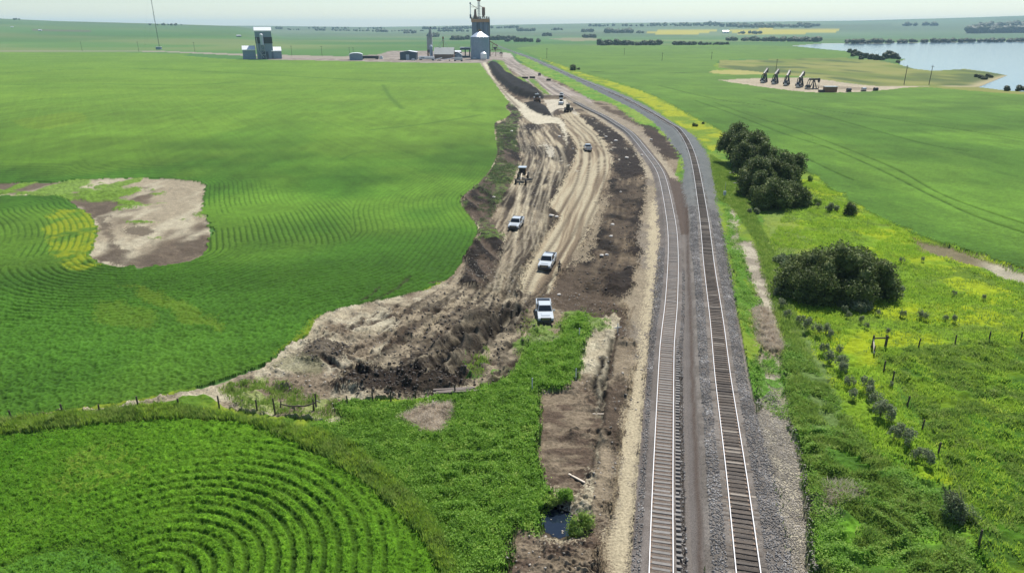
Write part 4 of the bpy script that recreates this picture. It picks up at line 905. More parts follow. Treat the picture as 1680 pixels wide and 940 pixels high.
# ------------------------------------------------------------------ scattered weeds and grasses (uncountable)
def scatter(polys, n, excl=(), bias=1.0):
    ox, oy = [], []
    for poly in polys:
        Pp = np.array(poly, float); Pp[:, 1] = np.clip(Pp[:, 1], 90, 985); wx, wy = at0(Pp[:, 0], Pp[:, 1]); 
        a = .5*abs(np.dot(wx, np.roll(wy, 1))-np.dot(wy, np.roll(wx, 1))); ox.append((wx, wy, a))
    tot = sum(o[2] for o in ox); res = []
    for wx, wy, a in ox:
        k = int(n*a/tot); bbx = (wx.min(), wx.max()); bby = (wy.min(), wy.max())
        m_ = int(k*(bbx[1]-bbx[0])*(bby[1]-bby[0])/max(a, 1))+10
        x = rng.uniform(*bbx, m_); y = rng.uniform(*bby, m_)
        res.append(np.stack([x, y], 1)[inpoly(x, y, np.stack([wx, wy], 1))])
    Q = np.concatenate(res); px, py = proj(Q[:, 0], Q[:, 1], 0*Q[:, 0])
    keep = (px > -60) & (px < 1740) & (py < 990)
    for e in excl: keep &= ~inpoly(px, py, e)
    return Q[keep]
def tufts(name, label, cat, Q, k, h, wdt, lean, mat, spread=.18, clump=None, sink=.05):
    if clump is not None:
        g = fbm(Q[:, 0]/clump, Q[:, 1]/clump, 301, 2); Q = Q[g > .46]
    B = np.repeat(Q, k, 0)+rng.normal(size=(len(Q)*k, 2))*spread
    hs = (h*rng.uniform(.55, 1.15, len(B))); z = gz(B[:, 0], B[:, 1])
    V, Fq = blades(np.column_stack([B, z-sink]), hs, np.full(len(B), wdt)*rng.uniform(.7, 1.4, len(B)), lean*rng.uniform(0, 1, len(B))*hs)
    tag(mesh_np(name, V, Fq, LM[mat]), label, cat, kind='stuff')
def leafy(name, label, cat, Q, k, h, size, mat, spread=.25, clump=None):
    if clump is not None:
        g = fbm(Q[:, 0]/clump, Q[:, 1]/clump, 305, 2); Q = Q[g > .46]
    B = np.repeat(Q, k, 0)+rng.normal(size=(len(Q)*k, 2))*spread; z = gz(B[:, 0], B[:, 1])
    hh = np.repeat(rng.uniform(.4, 1.0, len(Q)), k)*h*rng.uniform(.1, 1, len(B))
    V, Fq = cards(np.column_stack([B, z+hh]), rng.uniform(.6, 1.4, len(B))*size, .0, .6, rng, .35)
    tag(mesh_np(name, V, Fq, LM[mat]), label, cat, kind='stuff')
WX = [p for p in WEEDS]
leafy('tall_weeds', 'lush bright green weeds filling the ditch between field and mud', 'weeds', scatter([WX], 11000, (POND, WHOLE)), 9, .42, .17, 'lush')
tufts('ditch_grass', 'bright green grass blades among the ditch weeds', 'grass', scatter([WX], 9000, (POND, WHOLE)), 5, .5, .05, .6, 'lush')
FV = [(-40,706),(0,702),(200,681),(300,676),(380,690),(470,706),(560,730),(620,775),(680,830),(720,880),(752,960),(735,960),(700,890),(650,838),(590,788),(520,745),(440,708),(380,694),(300,690),(200,696),(60,712),(-40,722)]
tufts('fence_grass', 'yellow-green tall grass band along the left fence and field edge', 'grass', scatter([FV], 6000), 6, .6, .05, .6, 'yellow', clump=1.6)
tufts('fence_grass', 'mid green grass mixed in the band along the left fence', 'grass', scatter([FV], 7000), 6, .6, .05, .6, 'mid')
PY1 = [(1262,400),(1285,468),(1308,531),(1346,595),(1371,640),(1440,760),(1500,800),(1560,790),(1500,700),(1455,620),(1440,575),(1680,562),(1720,560),(1720,470),(1587,417),(1503,390),(1440,360),(1397,337),(1353,307),(1320,300),(1290,350)]
tufts('pasture_weeds', 'yellow-green leafy weeds covering the open pasture', 'weeds', scatter([PY1], 20000, (BROWN_R,)), 5, .38, .06, .6, 'yellow', clump=4)
tufts('pasture_weeds', 'greener leafy patches within the open yellow pasture', 'weeds', scatter([PY1], 9000, (BROWN_R,)), 5, .32, .06, .6, 'mid', clump=6)
PG1 = [(1435,580),(1700,562),(1740,985),(1640,985),(1605,900),(1545,760),(1510,700),(1485,650)]
tufts('pasture_grass', 'green and yellow grass of the fenced pasture', 'grass', scatter([PG1], 9000), 6, .32, .06, .8, 'mid', clump=2)
tufts('pasture_weeds', 'yellow-green weeds mixed through the fenced pasture', 'weeds', scatter([PG1], 4500), 5, .35, .06, .7, 'yellow', clump=3)
GL1 = [(1290,560),(1330,600),(1380,680),(1440,760),(1500,800),(1560,870),(1620,985),(1345,985),(1330,850),(1318,760),(1300,690),(1285,600)]
tufts('verge_grass', 'long green grass on the bank right of the tracks', 'grass', scatter([GL1], 10000), 6, .5, .06, .9, 'mid', clump=2)
leafy('verge_weeds', 'dense leafy green weeds on the bank at lower right', 'weeds', scatter([GL1], 9000), 7, .5, .15, 'lush', clump=2.2)
GU = [(1180,330),(1205,345),(1240,400),(1262,480),(1285,560),(1330,600),(1308,531),(1285,468),(1262,400),(1230,340),(1190,270),(1165,255),(1170,290)]
tufts('verge_grass', 'grey-green grass along the foot of the main line embankment', 'grass', scatter([GU], 9000), 5, .5, .05, .6, 'mid')
W2 = [(1188,335),(1200,350),(1215,400),(1228,451),(1246,502),(1252,560),(1232,560),(1214,528),(1204,451),(1196,400)]
W3 = [(1228,600),(1240,585),(1285,592),(1308,700),(1290,690),(1262,680),(1240,650)]
leafy('path_weeds', 'small bright green weeds sprouting along the bare strip beside the ballast', 'weeds', scatter([W2, W3], 2600), 8, .45, .15, 'lush', clump=1.3)
ST = [(1236,512),(1256,510),(1270,545),(1284,578),(1262,582),(1243,560)]
tufts('dry_grass', 'flattened dry straw-coloured grass beside the main line', 'grass', scatter([ST, [(1345,800),(1390,805),(1415,830),(1355,840)]], 1500), 8, .55, .04, 1.2, 'straw')
tufts('dry_grass', 'pale dry grass patch inside the ditch weeds', 'grass', scatter([WHOLE], 2200), 8, .35, .05, 1.3, 'straw')
tufts('rough_grass', 'sparse green grass around the front pickup', 'grass', scatter([[(862,520),(905,545),(925,520),(960,515),(1000,520),(990,545),(940,560),(900,590),(855,600),(840,570)]], 1100), 5, .2, .05, .7, 'mid', clump=1.2)
tufts('rough_grass', 'scattered grass tufts on the straw ground by the left fence', 'grass', scatter([[(360,640),(420,625),(480,640),(560,660),(575,700),(480,690),(400,680)],[(762,600),(780,578),(800,580),(800,610),(780,625)]], 1700), 6, .4, .045, .6, 'mid', clump=1.0)
BERMG = [(813,206),(845,212),(852,253),(843,295),(819,336),(806,362),(790,372),(784,345),(790,310),(806,284),(818,253)]
tufts('berm_weeds', 'dull green weeds growing over the dark soil berm by the field', 'weeds', scatter([BERMG], 3600), 5, .4, .07, .6, 'greygreen', clump=2.5)
BF = [(430,604),(480,566),(507,552),(537,516),(600,504),(692,480),(692,470),(600,494),(530,508),(498,548),(440,590),(336,626),(222,652),(0,684),(0,693),(222,661),(336,635)]
CQ = scatter([[(-60,745),(0,722),(141,703),(283,694),(404,700),(485,726),(560,757),(620,794),(680,848),(720,895),(748,985),(-60,985)]], 60000)
rq = np.hypot(CQ[:, 0]-xc, CQ[:, 1]-yc_); kk = np.cos(2*np.pi*rq/.98) < 0
CQ = CQ[kk | (CQ[:, 0]-xc < -3)]
tufts('crop_plants', 'green cereal plants of the near field', 'crop', CQ[::2], 3, .20, .05, .8, 'crop', spread=.07, sink=.06)
OCT = np.array([(1,0,0),(-1,0,0),(0,1,0),(0,-1,0),(0,0,1),(0,0,-1)], float); OF = np.array([(0,2,4),(2,1,4),(1,3,4),(3,0,4),(2,0,5),(1,2,5),(3,1,5),(0,3,5)])
def lumps(name, label, cat, Q, smin, smax, mat, pw=3.0, flat=.6, lift=.2):
    n = len(Q); s = smin+(smax-smin)*rng.random(n)**pw; z = gz(Q[:, 0], Q[:, 1])
    V = OCT[None]*rng.uniform(.6, 1.3, (n, 6, 1)); V = V+rng.normal(size=(n, 6, 3))*.12
    t = rng.uniform(0, 6.28, n); c, s_ = np.cos(t)[:, None], np.sin(t)[:, None]
    x = V[:, :, 0]*c-V[:, :, 1]*s_; y = V[:, :, 0]*s_+V[:, :, 1]*c
    V = np.stack([x, y, V[:, :, 2]*flat], 2)*s[:, None, None]+np.column_stack([Q, z+s*lift])[:, None, :]
    tag(mesh_np(name, V.reshape(-1, 3), (OF[None]+np.arange(n)[:, None, None]*6).reshape(-1, 3), mat), label, cat, kind='stuff')
M['clod'] = leaf_mat('soil_clods', (.035, .030, .025), (.10, .085, .07), (.16, .138, .112), .5, 0)
M['pclod'] = leaf_mat('dry_clods', (.20, .18, .15), (.42, .38, .32), (.55, .50, .43), .5, 0)
M['stone'] = leaf_mat('crushed_stone', (.11, .105, .10), (.31, .295, .28), (.56, .54, .51), .5, 0)
lumps('soil_clods', 'dark broken clods of turned soil over the muddy parts of the worksite', 'soil clods', np.concatenate([scatter([CHURN], 1600), scatter([WEDGE], 500), scatter([LBERM], 1600), scatter([MUD_R], 2600), scatter([[(505,575),(520,560),(560,562),(578,580),(565,595),(535,590),(520,600),(500,590)]], 200)]), .04, .24, M['clod'])
lumps('soil_clods', 'paler lumps of dry earth on the straw ground and haul area', 'soil clods', np.concatenate([scatter([BARE], 4000, (WEEDS, WEDGE, CHURN, [(879,650),(1000,640),(990,720),(960,820),(900,800),(878,765)])), scatter([[(850,200),(925,215),(945,250),(900,340),(845,440),(800,480),(840,380),(850,280)]], 2000)]), .03, .16, M['pclod'])
bb_ = [p for p in BAL_R if p[1] > 330 and p[1] < 1100]; bq = scatter([bb_], 42000); d_, _t = dist_line(bq[:, 0].copy(), bq[:, 1].copy(), LR, 9); bq = bq[(np.abs(d_) > 1.25)]
bl_ = [p for p in BAL_L if p[1] > 400 and p[1] < 1100]; b2 = scatter([bl_], 22000); d_, _t = dist_line(b2[:, 0].copy(), b2[:, 1].copy(), LL, 9); b2 = b2[(np.abs(d_) > 1.3) & (d_ < 1.7)]
lumps('ballast_stones', 'loose crushed grey stones lying on the shoulders of both tracks', 'ballast stones', np.concatenate([bq, b2]), .035, .10, M['stone'], 1.2, .8, .3)
lumps('gravel_stones', 'pale loose gravel on the bare strip right of the main line', 'gravel', scatter([[p for p in PALE_R]], 9000), .03, .08, M['pclod'], 1.2, .7, .3)
# ------------------------------------------------------------------ the two railway tracks
def resample(L, step):
    d = np.hypot(*np.diff(L, axis=0).T); s = np.concatenate([[0], np.cumsum(d)]); n = int(s[-1]/step)
    q = np.linspace(0, s[-1], n); p = np.stack([np.interp(q, s, L[:, 0]), np.interp(q, s, L[:, 1])], 1)
    t = np.gradient(p, axis=0); t /= np.hypot(t[:, 0], t[:, 1])[:, None]; return p, t, np.stack([t[:, 1], -t[:, 0]], 1)
def tie_mat(name, stops):
    m, t, b = nmat(name)
    g = t.nodes.new('ShaderNodeNewGeometry'); oi = t.nodes.new('ShaderNodeObjectInfo'); ad = t.nodes.new('ShaderNodeMath'); ad.operation = 'ADD'
    t.links.new(g.outputs['Random Per Island'], ad.inputs[0]); t.links.new(oi.outputs['Random'], ad.inputs[1])
    fr_ = t.nodes.new('ShaderNodeMath'); fr_.operation = 'FRACT'; t.links.new(ad.outputs[0], fr_.inputs[0])
    r = t.nodes.new('ShaderNodeValToRGB'); r.color_ramp.elements[0].color = (*stops[0], 1); r.color_ramp.elements[1].color = (*stops[-1], 1)
    for i, s_ in enumerate(stops[1:-1]): e = r.color_ramp.elements.new((i+1)/(len(stops)-1)); e.color = (*s_, 1)
    t.links.new(fr_.outputs[0], r.inputs[0])
    n = t.nodes.new('ShaderNodeTexNoise'); n.inputs['Scale'].default_value = 9; tc = t.nodes.new('ShaderNodeTexCoord'); mp = t.nodes.new('ShaderNodeMapping'); mp.inputs['Scale'].default_value = (.4, 3, 3)
    t.links.new(tc.outputs['Object'], mp.inputs[0]); t.links.new(mp.outputs[0], n.inputs['Vector'])
    mr = t.nodes.new('ShaderNodeMapRange'); mr.inputs['To Min'].default_value = .45; mr.inputs['To Max'].default_value = 1.5; t.links.new(n.outputs[0], mr.inputs[0])
    vm = t.nodes.new('ShaderNodeVectorMath'); vm.operation = 'SCALE'; t.links.new(r.outputs[0], vm.inputs[0]); t.links.new(mr.outputs[0], vm.inputs['Scale']); t.links.new(vm.outputs[0], b.inputs['Base Color'])
    b.inputs['Roughness'].default_value = .9; return m
tieA = tie_mat('near_tie_wood', [(.20, .188, .172), (.235, .22, .20), (.175, .165, .152), (.25, .237, .22)])
tieB = tie_mat('old_tie_wood', [(.055, .045, .036), (.09, .072, .056), (.13, .105, .082), (.05, .042, .036), (.30, .26, .21)])
def track(name, L, zt, mat, label, ymax_tie, ymax, seed, tie_len=2.6):
    r = random.Random(seed); root = empty(name, (float(L[0][0]), float(L[0][1]), 0), 0, label, 'railway track')
    ox, oy = L[0]
    L = L[(L[:, 1] < ymax)]
    p, t, n = resample(L, 1.2)
    for sgn in (-1, 1):
        off = .7175+.035
        prof = [(-.07, -.02), (-.07, .0), (-.012, .03), (-.012, .10), (-.034, .115), (-.034, .15), (.034, .15), (.034, .115), (.012, .10), (.012, .03), (.07, .0), (.07, -.02)]
        q = p+n*sgn*off; K = len(prof); V = np.zeros((len(q), K, 3))
        for j, (a, b) in enumerate(prof): V[:, j, 0] = q[:, 0]+n[:, 0]*a-ox; V[:, j, 1] = q[:, 1]+n[:, 1]*a-oy; V[:, j, 2] = zt+b
        idx = np.arange(len(q)*K).reshape(len(q), K)
        Fq = np.stack([idx[:-1, :], idx[1:, :], np.roll(idx, -1, 1)[1:, :], np.roll(idx, -1, 1)[:-1, :]], -1).reshape(-1, 4)
        o = mesh_np('rail', V.reshape(-1, 3), Fq, M['rail'], root)
        o.data.materials.append(M['rail_side'])
        # only the running surface is polished
        mi = np.ones(len(Fq), np.int32); mi.reshape(-1, K)[:, 4:7] = 0; o.data.polygons.foreach_set('material_index', mi)
    p, t, n = resample(L, .51)
    bx = MB().box((0, 0, 0), (tie_len, .23, .18)); v8 = np.array(bx.v); f8 = np.array(bx.f)
    one = None; rest = []; cnt = 0; nmesh = None
    for i in range(len(p)):
        if p[i, 1] > ymax_tie: break
        px_, py_ = proj(p[i, 0], p[i, 1], zt)
        a = math.atan2(n[i, 1], n[i, 0])+r.gauss(0, .012); ofs = r.gauss(0, .05); zz = zt-.085+r.gauss(0, .012)
        cx = p[i, 0]+n[i, 0]*ofs-ox; cy = p[i, 1]+n[i, 1]*ofs-oy
        if py_ < 990 and cnt < 100:
            if nmesh is None:
                nmesh = bx.build('sleeper', mat, root, bevel=.012).data; o = [c for c in children(root) if c.name.startswith('sleeper')][0]
            else: o = bpy.data.objects.new('sleeper', nmesh); C.objects.link(o); o.parent = root
            o.location = (cx, cy, zz); o.rotation_euler = (0, 0, a); o.scale = (1, r.uniform(.85, 1.1), 1); cnt += 1
        else:
            ca_, sa_ = math.cos(a), math.sin(a); rest.append(np.stack([v8[:, 0]*ca_-v8[:, 1]*sa_+cx, v8[:, 0]*sa_+v8[:, 1]*ca_+cy, v8[:, 2]+zz], 1))
    V = np.concatenate(rest); Fq = (f8[None]+np.arange(len(rest))[:, None, None]*8).reshape(-1, 4)
    o = mesh_np('sleeper', V, Fq, mat, root); o['kind'] = 'stuff'
    # tie plates under the rails
    pl = MB()
    for i in range(len(p)):
        if p[i, 1] > 95: break
        for sgn in (-1, 1):
            q = p[i]+n[i]*sgn*.7525; pl.box((q[0]-ox, q[1]-oy, zt+.008), (.34, .18, .02), math.atan2(n[i, 1], n[i, 0]))
    o = pl.build('tie_plate', M['rail_side'], root); o['kind'] = 'stuff'
    return root
track('railway_track', LL, ZL-.0, tieA, 'siding track left of the other, pale brown sleepers, fading into the worksite gravel', 330, 420, 1)
track('railway_track', LR, ZR, tieB, 'main line track on the right, dark weathered sleepers on a high grey ballast bed', 380, 1100, 2)
# ------------------------------------------------------------------ pickups
def pickup(px, py, rz, label, paint='white_paint', front='headlight', cover=False, scale=1.0, group='pickup trucks parked on the worksite'):
    t = empty('pickup_truck', P(px, py, -.02), rz, label, 'pickup truck', group); t.scale = (scale*.95,)*3
    pm_ = M[paint]
    # local +Y forward, length 5.9, width 2.0
    b = MB()
    b.prism([(-2.95, .55), (-2.95, 1.08), (-1.0, 1.12), (-.9, 1.2), (1.25, 1.24), (2.5, 1.14), (2.85, 1.0), (2.92, .6), (2.4, .5), (2.28, .82), (1.95, .98), (1.6, .98), (1.28, .82), (1.15, .48), (-1.35, .48), (-1.48, .82), (-1.8, .98), (-2.12, .98), (-2.45, .82), (-2.55, .52)], -.97, .97)
    body = b.build('body', pm_, t, bevel=.03)
    # cab: tapered, with glass set 2 cm proud
    c = MB(); zb, zt_ = 1.15, 1.88
    vs = [(-.93, -1.0, zb), (.93, -1.0, zb), (.93, 1.3, zb), (-.93, 1.3, zb), (-.74, -.82, zt_), (.74, -.82, zt_), (.74, .55, zt_), (-.74, .55, zt_)]
    c.add(vs, [(3, 2, 1, 0), (4, 5, 6, 7), (0, 1, 5, 4), (1, 2, 6, 5), (2, 3, 7, 6), (3, 0, 4, 7)]); cab = c.build('cab', pm_, t, bevel=.05)
    def q(name, pts, off=(0, 0, 0), mat='glass', par=cab):
        g = MB(); ctr = Vector((0, .2, 1.5)); n_ = (Vector(pts[1])-Vector(pts[0])).cross(Vector(pts[2])-Vector(pts[0])).normalized()
        if n_.dot(Vector(pts[0])-ctr) < 0: n_ = -n_
        v1 = [Vector(p_)+n_*.035 for p_ in pts]; v0 = [Vector(p_)-n_*.02 for p_ in pts]
        g.add(v0+v1, [(0, 1, 2, 3), (4, 5, 6, 7), (0, 1, 5, 4), (1, 2, 6, 5), (2, 3, 7, 6), (3, 0, 4, 7)]); return g.build(name, M[mat], par)
    q('windscreen', [(-.86, 1.2, 1.22), (.86, 1.2, 1.22), (.71, .64, 1.80), (-.71, .64, 1.80)])
    q('rear_window', [(-.76, -.97, 1.26), (.76, -.97, 1.26), (.66, -.85, 1.74), (-.66, -.85, 1.74)])
    for s_ in (-1, 1):
        q('side_window', [(s_*.91, .98, 1.24), (s_*.91, .15, 1.24), (s_*.78, .15, 1.76), (s_*.78, .5, 1.76)])
        q('side_window', [(s_*.91, .05, 1.24), (s_*.91, -.8, 1.24), (s_*.78, -.7, 1.76), (s_*.78, .05, 1.76)])
        mi = MB().box((s_*1.13, 1.0, 1.3), (.26, .12, .2)); mi.box((s_*.99, 1.0, 1.24), (.12, .05, .05)); mi.build('mirror', pm_, t, bevel=.02)
        MB().box((s_*.78, 2.84, .92), (.34, .12, .2)).build('headlight', M['lamp_glass'], t, bevel=.02)
        MB().box((s_*.88, -2.96, .9), (.16, .06, .36)).build('tail_light', M['red_lamp'], t)
        for yy in (1.78, -1.96):
            wv = MB().cyl((s_*.74, yy, .42), (s_*1.0, yy, .42), .42, .42, 20); w_ = wv.build('wheel', M['tyre'], t, bevel=.02)
            MB().cyl((s_*.98, yy, .42), (s_*1.02, yy, .42), .25, .22, 12).build('rim', M['rim'], w_)
    g = MB().box((0, 2.93, .88), (1.3, .06, .44));  # made tall and black to carry the shade on the front
    gr = g.build('grille', M['black'], t)
    MB().box((0, 2.965, .9), (1.0, .02, .05)).build('grille_bar', M['chrome'], gr)
    MB().box((0, 2.97, .62), (1.9, .16, .3)).build('bumper', M['steel_dark'], t, bevel=.03)  # dark steel puts the shade of the front into the bumper colour
    MB().box((0, -3.02, .6), (1.8, .16, .2)).build('bumper', M['chrome'], t, bevel=.03)
    # bed: walls and liner
    bd = MB(); 
    for s_ in (-1, 1): bd.box((s_*.9, -1.98, 1.24), (.12, 1.9, .26))
    bd.box((0, -2.9, 1.24), (1.68, .1, .26)); bd.build('bed_wall', pm_, t, bevel=.02)
    if cover: MB().box((0, -1.95, 1.28), (1.66, 1.74, .05)).build('bed_cover', M['black'], t)
    else: MB().box((0, -1.95, 1.135), (1.66, 1.74, .03)).build('bed_floor', M['black'], t)
    hd = MB().box((0, 1.95, 1.215), (1.1, .9, .05), rx=-.06); hd.build('bonnet', pm_, t, bevel=.02)
    MB().box((0, 0, .42), (1.3, 4.6, .16)).build('chassis', M['black'], t)
    return t
pickup(893, 522, head((888, 508), (892, 534)), 'white pickup nearest the camera, open empty bed, parked facing the camera at the grass edge')
pickup(898, 437, head((903.5, 428), (893, 446)), 'white pickup facing the camera on the tan pad with a person standing beside it')
pickup(847, 374, head((853, 366), (841, 382)), 'white pickup facing the camera on the left haul area, angled toward the field')
pickup(964, 247, head((967, 252), (960, 242)), 'white-roofed pickup driving away up the middle of the tan pad', cover=True)
pickup(885, 124.5, head((886.5, 126), (884, 123)), 'small dark pickup far away on the gravel yard road', paint='black', cover=True)
pickup(921, 160.5, head((921, 158), (921, 162)), 'white vehicle parked on the gravel behind the pale pad', cover=True)
# ------------------------------------------------------------------ person beside the pickup
def person(px, py):
    x, y, z = P(px, py)
    def skin(name, verts, edges, rad, mat, parent=None, sub=1):
        me = bpy.data.meshes.new(name); me.from_pydata(verts, edges, []); o = bpy.data.objects.new(name, me); C.objects.link(o)
        o.modifiers.new('s', 'SKIN'); 
        for i, r_s in enumerate(rad): me.skin_vertices[0].data[i].radius = (r_s, r_s*.8) if not isinstance(r_s, tuple) else r_s
        me.skin_vertices[0].data[0].use_root = True
        if sub: o.modifiers.new('b', 'SUBSURF').levels = sub; o.modifiers['b'].render_levels = sub
        dg_ = bpy.context.evaluated_depsgraph_get(); dg_.update(); m2_ = bpy.data.meshes.new_from_object(o.evaluated_get(dg_)); o.modifiers.clear(); o.data = m2_; m2_.materials.clear(); m2_.materials.append(mat)
        for p_ in m2_.polygons: p_.use_smooth = True
        o.parent = parent; return o
    cloth = simple('dark_trousers', (.03, .032, .04), .9); jac = simple('tan_shirt', (.16, .12, .09), .85); hv = simple('vest_band', (.75, .55, .35), .8); sk = simple('skin', (.42, .27, .2), .6)
    V_ = [(0, 0, .98), (0, 0, 1.18), (0, 0, 1.40), (0, .01, 1.52), (0, -.01, 1.63), (0, -.02, 1.72),
          (-.10, 0, .93), (-.12, .01, .5), (-.13, .03, .09), (-.14, -.1, .05), (.10, 0, .93), (.12, -.01, .5), (.13, .02, .09), (.14, -.11, .05),
          (-.2, 0, 1.42), (-.30, .02, 1.16), (-.24, -.16, .98), (.2, 0, 1.42), (.31, .03, 1.17), (.25, -.15, 1.0), (-.23, -.22, .95), (.24, -.21, .97)]
    E_ = [(0, 1), (1, 2), (2, 3), (3, 4), (4, 5), (0, 6), (6, 7), (7, 8), (8, 9), (0, 10), (10, 11), (11, 12), (12, 13), (2, 14), (14, 15), (15, 16), (2, 17), (17, 18), (18, 19), (16, 20), (19, 21)]
    R_ = [(.17, .12), (.16, .11), (.19, .12), (.06, .06), (.085, .1), (.07, .09), .1, .075, .055, .045, .1, .075, .055, .045, .075, .05, .04, .075, .05, .04, .03, .03]
    bdy = skin('person', V_, E_, R_, jac); bdy.location = (x, y, z)
    tag(bdy, 'person in dark trousers and banded vest standing beside the pickup on the tan pad', 'person')
    skin('trousers', [(0, 0, 1.0), (-.10, 0, .93), (-.12, .01, .5), (-.13, .03, .1), (.10, 0, .93), (.12, -.01, .5), (.13, .02, .1)], [(0, 1), (1, 2), (2, 3), (0, 4), (4, 5), (5, 6)], [(.18, .13), .115, .088, .075, .115, .088, .075], cloth, bdy)
    MB().lathe((0, 0, 0), [(.155, 1.12), (.2, 1.15), (.205, 1.22), (.16, 1.25)], 12).build('vest_band', hv, bdy)
    skin('head', [(0, -.01, 1.60), (0, -.02, 1.70)], [(0, 1)], [(.085, .1), (.08, .1)], sk, bdy)
    MB().lathe((0, -.02, 1.70), [(.17, .0), (.125, .02), (.12, .1), (.06, .15), (.001, .16)], 12).build('hard_hat', simple('hat', (.12, .10, .09), .4), bdy, smooth=True)
    for s_ in (-1, 1):
        hx, hy, hz0 = (s_*.235, -.215, .96); hv_ = [(hx, hy, hz0), (hx, hy-.07, hz0-.02)]; he = [(0, 1)]; hr_s = [(.03, .018), (.042, .016)]
        for k in range(4):
            ox_ = (k-1.5)*.022; ln_ = (.075, .085, .08, .06)[k]; n0 = len(hv_)
            hv_ += [(hx+ox_, hy-.08-ln_*.5, hz0-.03), (hx+ox_, hy-.08-ln_*.8, hz0-.06)]; he += [(1, n0), (n0, n0+1)]; hr_s += [.0095, .008]
        n0 = len(hv_); hv_ += [(hx-s_*.05, hy-.06, hz0-.01), (hx-s_*.055, hy-.10, hz0-.03)]; he += [(0, n0), (n0, n0+1)]; hr_s += [.011, .009]
        skin('hand', hv_, he, hr_s, sk, bdy)
    MB().box((0, -.115, 1.655), (.025, .04, .045), top=(.5, .4)).build('nose', sk, bdy)
    for s_ in (-1, 1):
        MB().box((s_*.035, -.098, 1.69), (.028, .012, .014)).build('eye', M['black'], bdy)
        MB().box((s_*.088, -.01, 1.665), (.02, .04, .06)).build('ear', sk, bdy)
    MB().box((0, -.105, 1.61), (.05, .012, .012)).build('mouth', M['rust'], bdy)
person(917.5, 448)
# ------------------------------------------------------------------ motor grader facing the camera
def grader(px, py, rz):
    t = empty('motor_grader', P(px, py), rz, 'motor grader with pale cab roof and yellowish frame working beside the dark soil berm', 'grader')
    yl, dk_ = M['tan_paint'], M['black']
    f = MB().tube([(0, 4.1, .95), (0, 3.6, 1.35), (0, 2.2, 1.9), (0, .2, 1.75), (0, -.8, 1.2)], .19, 8); f.build('frame', yl, t)
    ro = MB().box((0, -2.4, 1.45), (1.15, 3.2, 1.0), top=(.9, .95)); ro.build('engine_cover', M['yellow_paint'], t, bevel=.06)
    MB().cyl((.3, -2.4, 1.95), (.3, -2.4, 2.6), .07, .07, 8).build('exhaust_pipe', dk_, t)
    cb = MB().box((0, -.1, 2.2), (1.4, 1.5, 1.7), top=(.95, .9)).build('cab', M['glass'], t)
    for sx in (-1, 1):
        for sy in (-1, 1): MB().cyl((sx*.7, -.1+sy*.74, 1.35), (sx*.68, -.1+sy*.68, 3.05), .05, .05, 6).build('cab_pillar', dk_, cb)
    MB().box((0, -.1, 3.12), (1.85, 1.9, .14)).build('cab_roof', M['white_paint'], cb, bevel=.03)
    for s_ in (-1, 1):
        for yy, r0 in ((3.9, .62), (-1.7, .68), (-3.25, .68)):
            w_ = MB().cyl((s_*.95, yy, r0), (s_*1.33, yy, r0), r0, r0, 18).build('wheel', M['tyre'], t, bevel=.04)
            MB().cyl((s_*1.3, yy, r0), (s_*1.36, yy, r0), r0*.5, r0*.45, 12).build('rim', yl, w_)
        MB().box((s_*.75, -2.45, .7), (.25, 2.2, .35)).build('tandem_case', yl, t)
        MB().cyl((s_*.4, 1.9, 1.95), (s_*.75, 1.7, .8), .06, .06, 6).build('lift_cylinder', M['chrome'], t)
    MB().box((0, 3.9, .75), (2.1, .22, .22)).build('front_axle', yl, t)
    ci = MB().cyl((0, 1.5, .82), (0, 1.5, .95), .75, .75, 20).build('circle', yl, t)
    bl = MB()
    for k in range(7):
        a0 = -.55+k*.16; a1 = a0+.17
        bl.prism([(1.35+.25*math.sin(a0*2.5)+0, .45+a0*.6), (1.39+.25*math.sin(a0*2.5), .45+a0*.6), (1.39+.25*math.sin(a1*2.5), .45+a1*.6), (1.35+.25*math.sin(a1*2.5), .45+a1*.6)], -2.1, 2.1)
    o = bl.build('blade', M['steel'], t); o.rotation_euler = (0, 0, .35)
    return t
grader(857, 297, head((861, 284), (853, 303)))
# ------------------------------------------------------------------ machines at the pale pad
def roller(px, py, rz):
    t = empty('road_roller', P(px, py), rz, 'soil roller with canopy compacting the pale pad', 'roller')
    MB().cyl((-1.05, 1.9, .75), (1.05, 1.9, .75), .75, .75, 22).build('drum', M['steel'], t)
    MB().box((0, 1.6, .75), (2.4, 1.9, .3)).build('drum_frame', M['steel_dark'], t)
    MB().box((0, -1.9, 1.25), (1.5, 2.2, 1.0), top=(.9, .9)).build('engine_cover', M['tan_paint'], t, bevel=.06)
    cb = MB().box((0, -.1, 1.85), (1.4, 1.3, 1.5)).build('cab', M['glass'], t)
    MB().box((0, -.1, 2.7), (1.7, 1.7, .14)).build('cab_roof', M['white_paint'], cb)
    for s_ in (-1, 1):
        w_ = MB().cyl((s_*.75, -1.8, .75), (s_*1.2, -1.8, .75), .75, .75, 18).build('wheel', M['tyre'], t); MB().cyl((s_*1.18, -1.8, .75), (s_*1.23, -1.8, .75), .35, .3, 12).build('rim', M['tan_paint'], w_)
roller(920.5, 171, head((921, 167), (920, 175)))
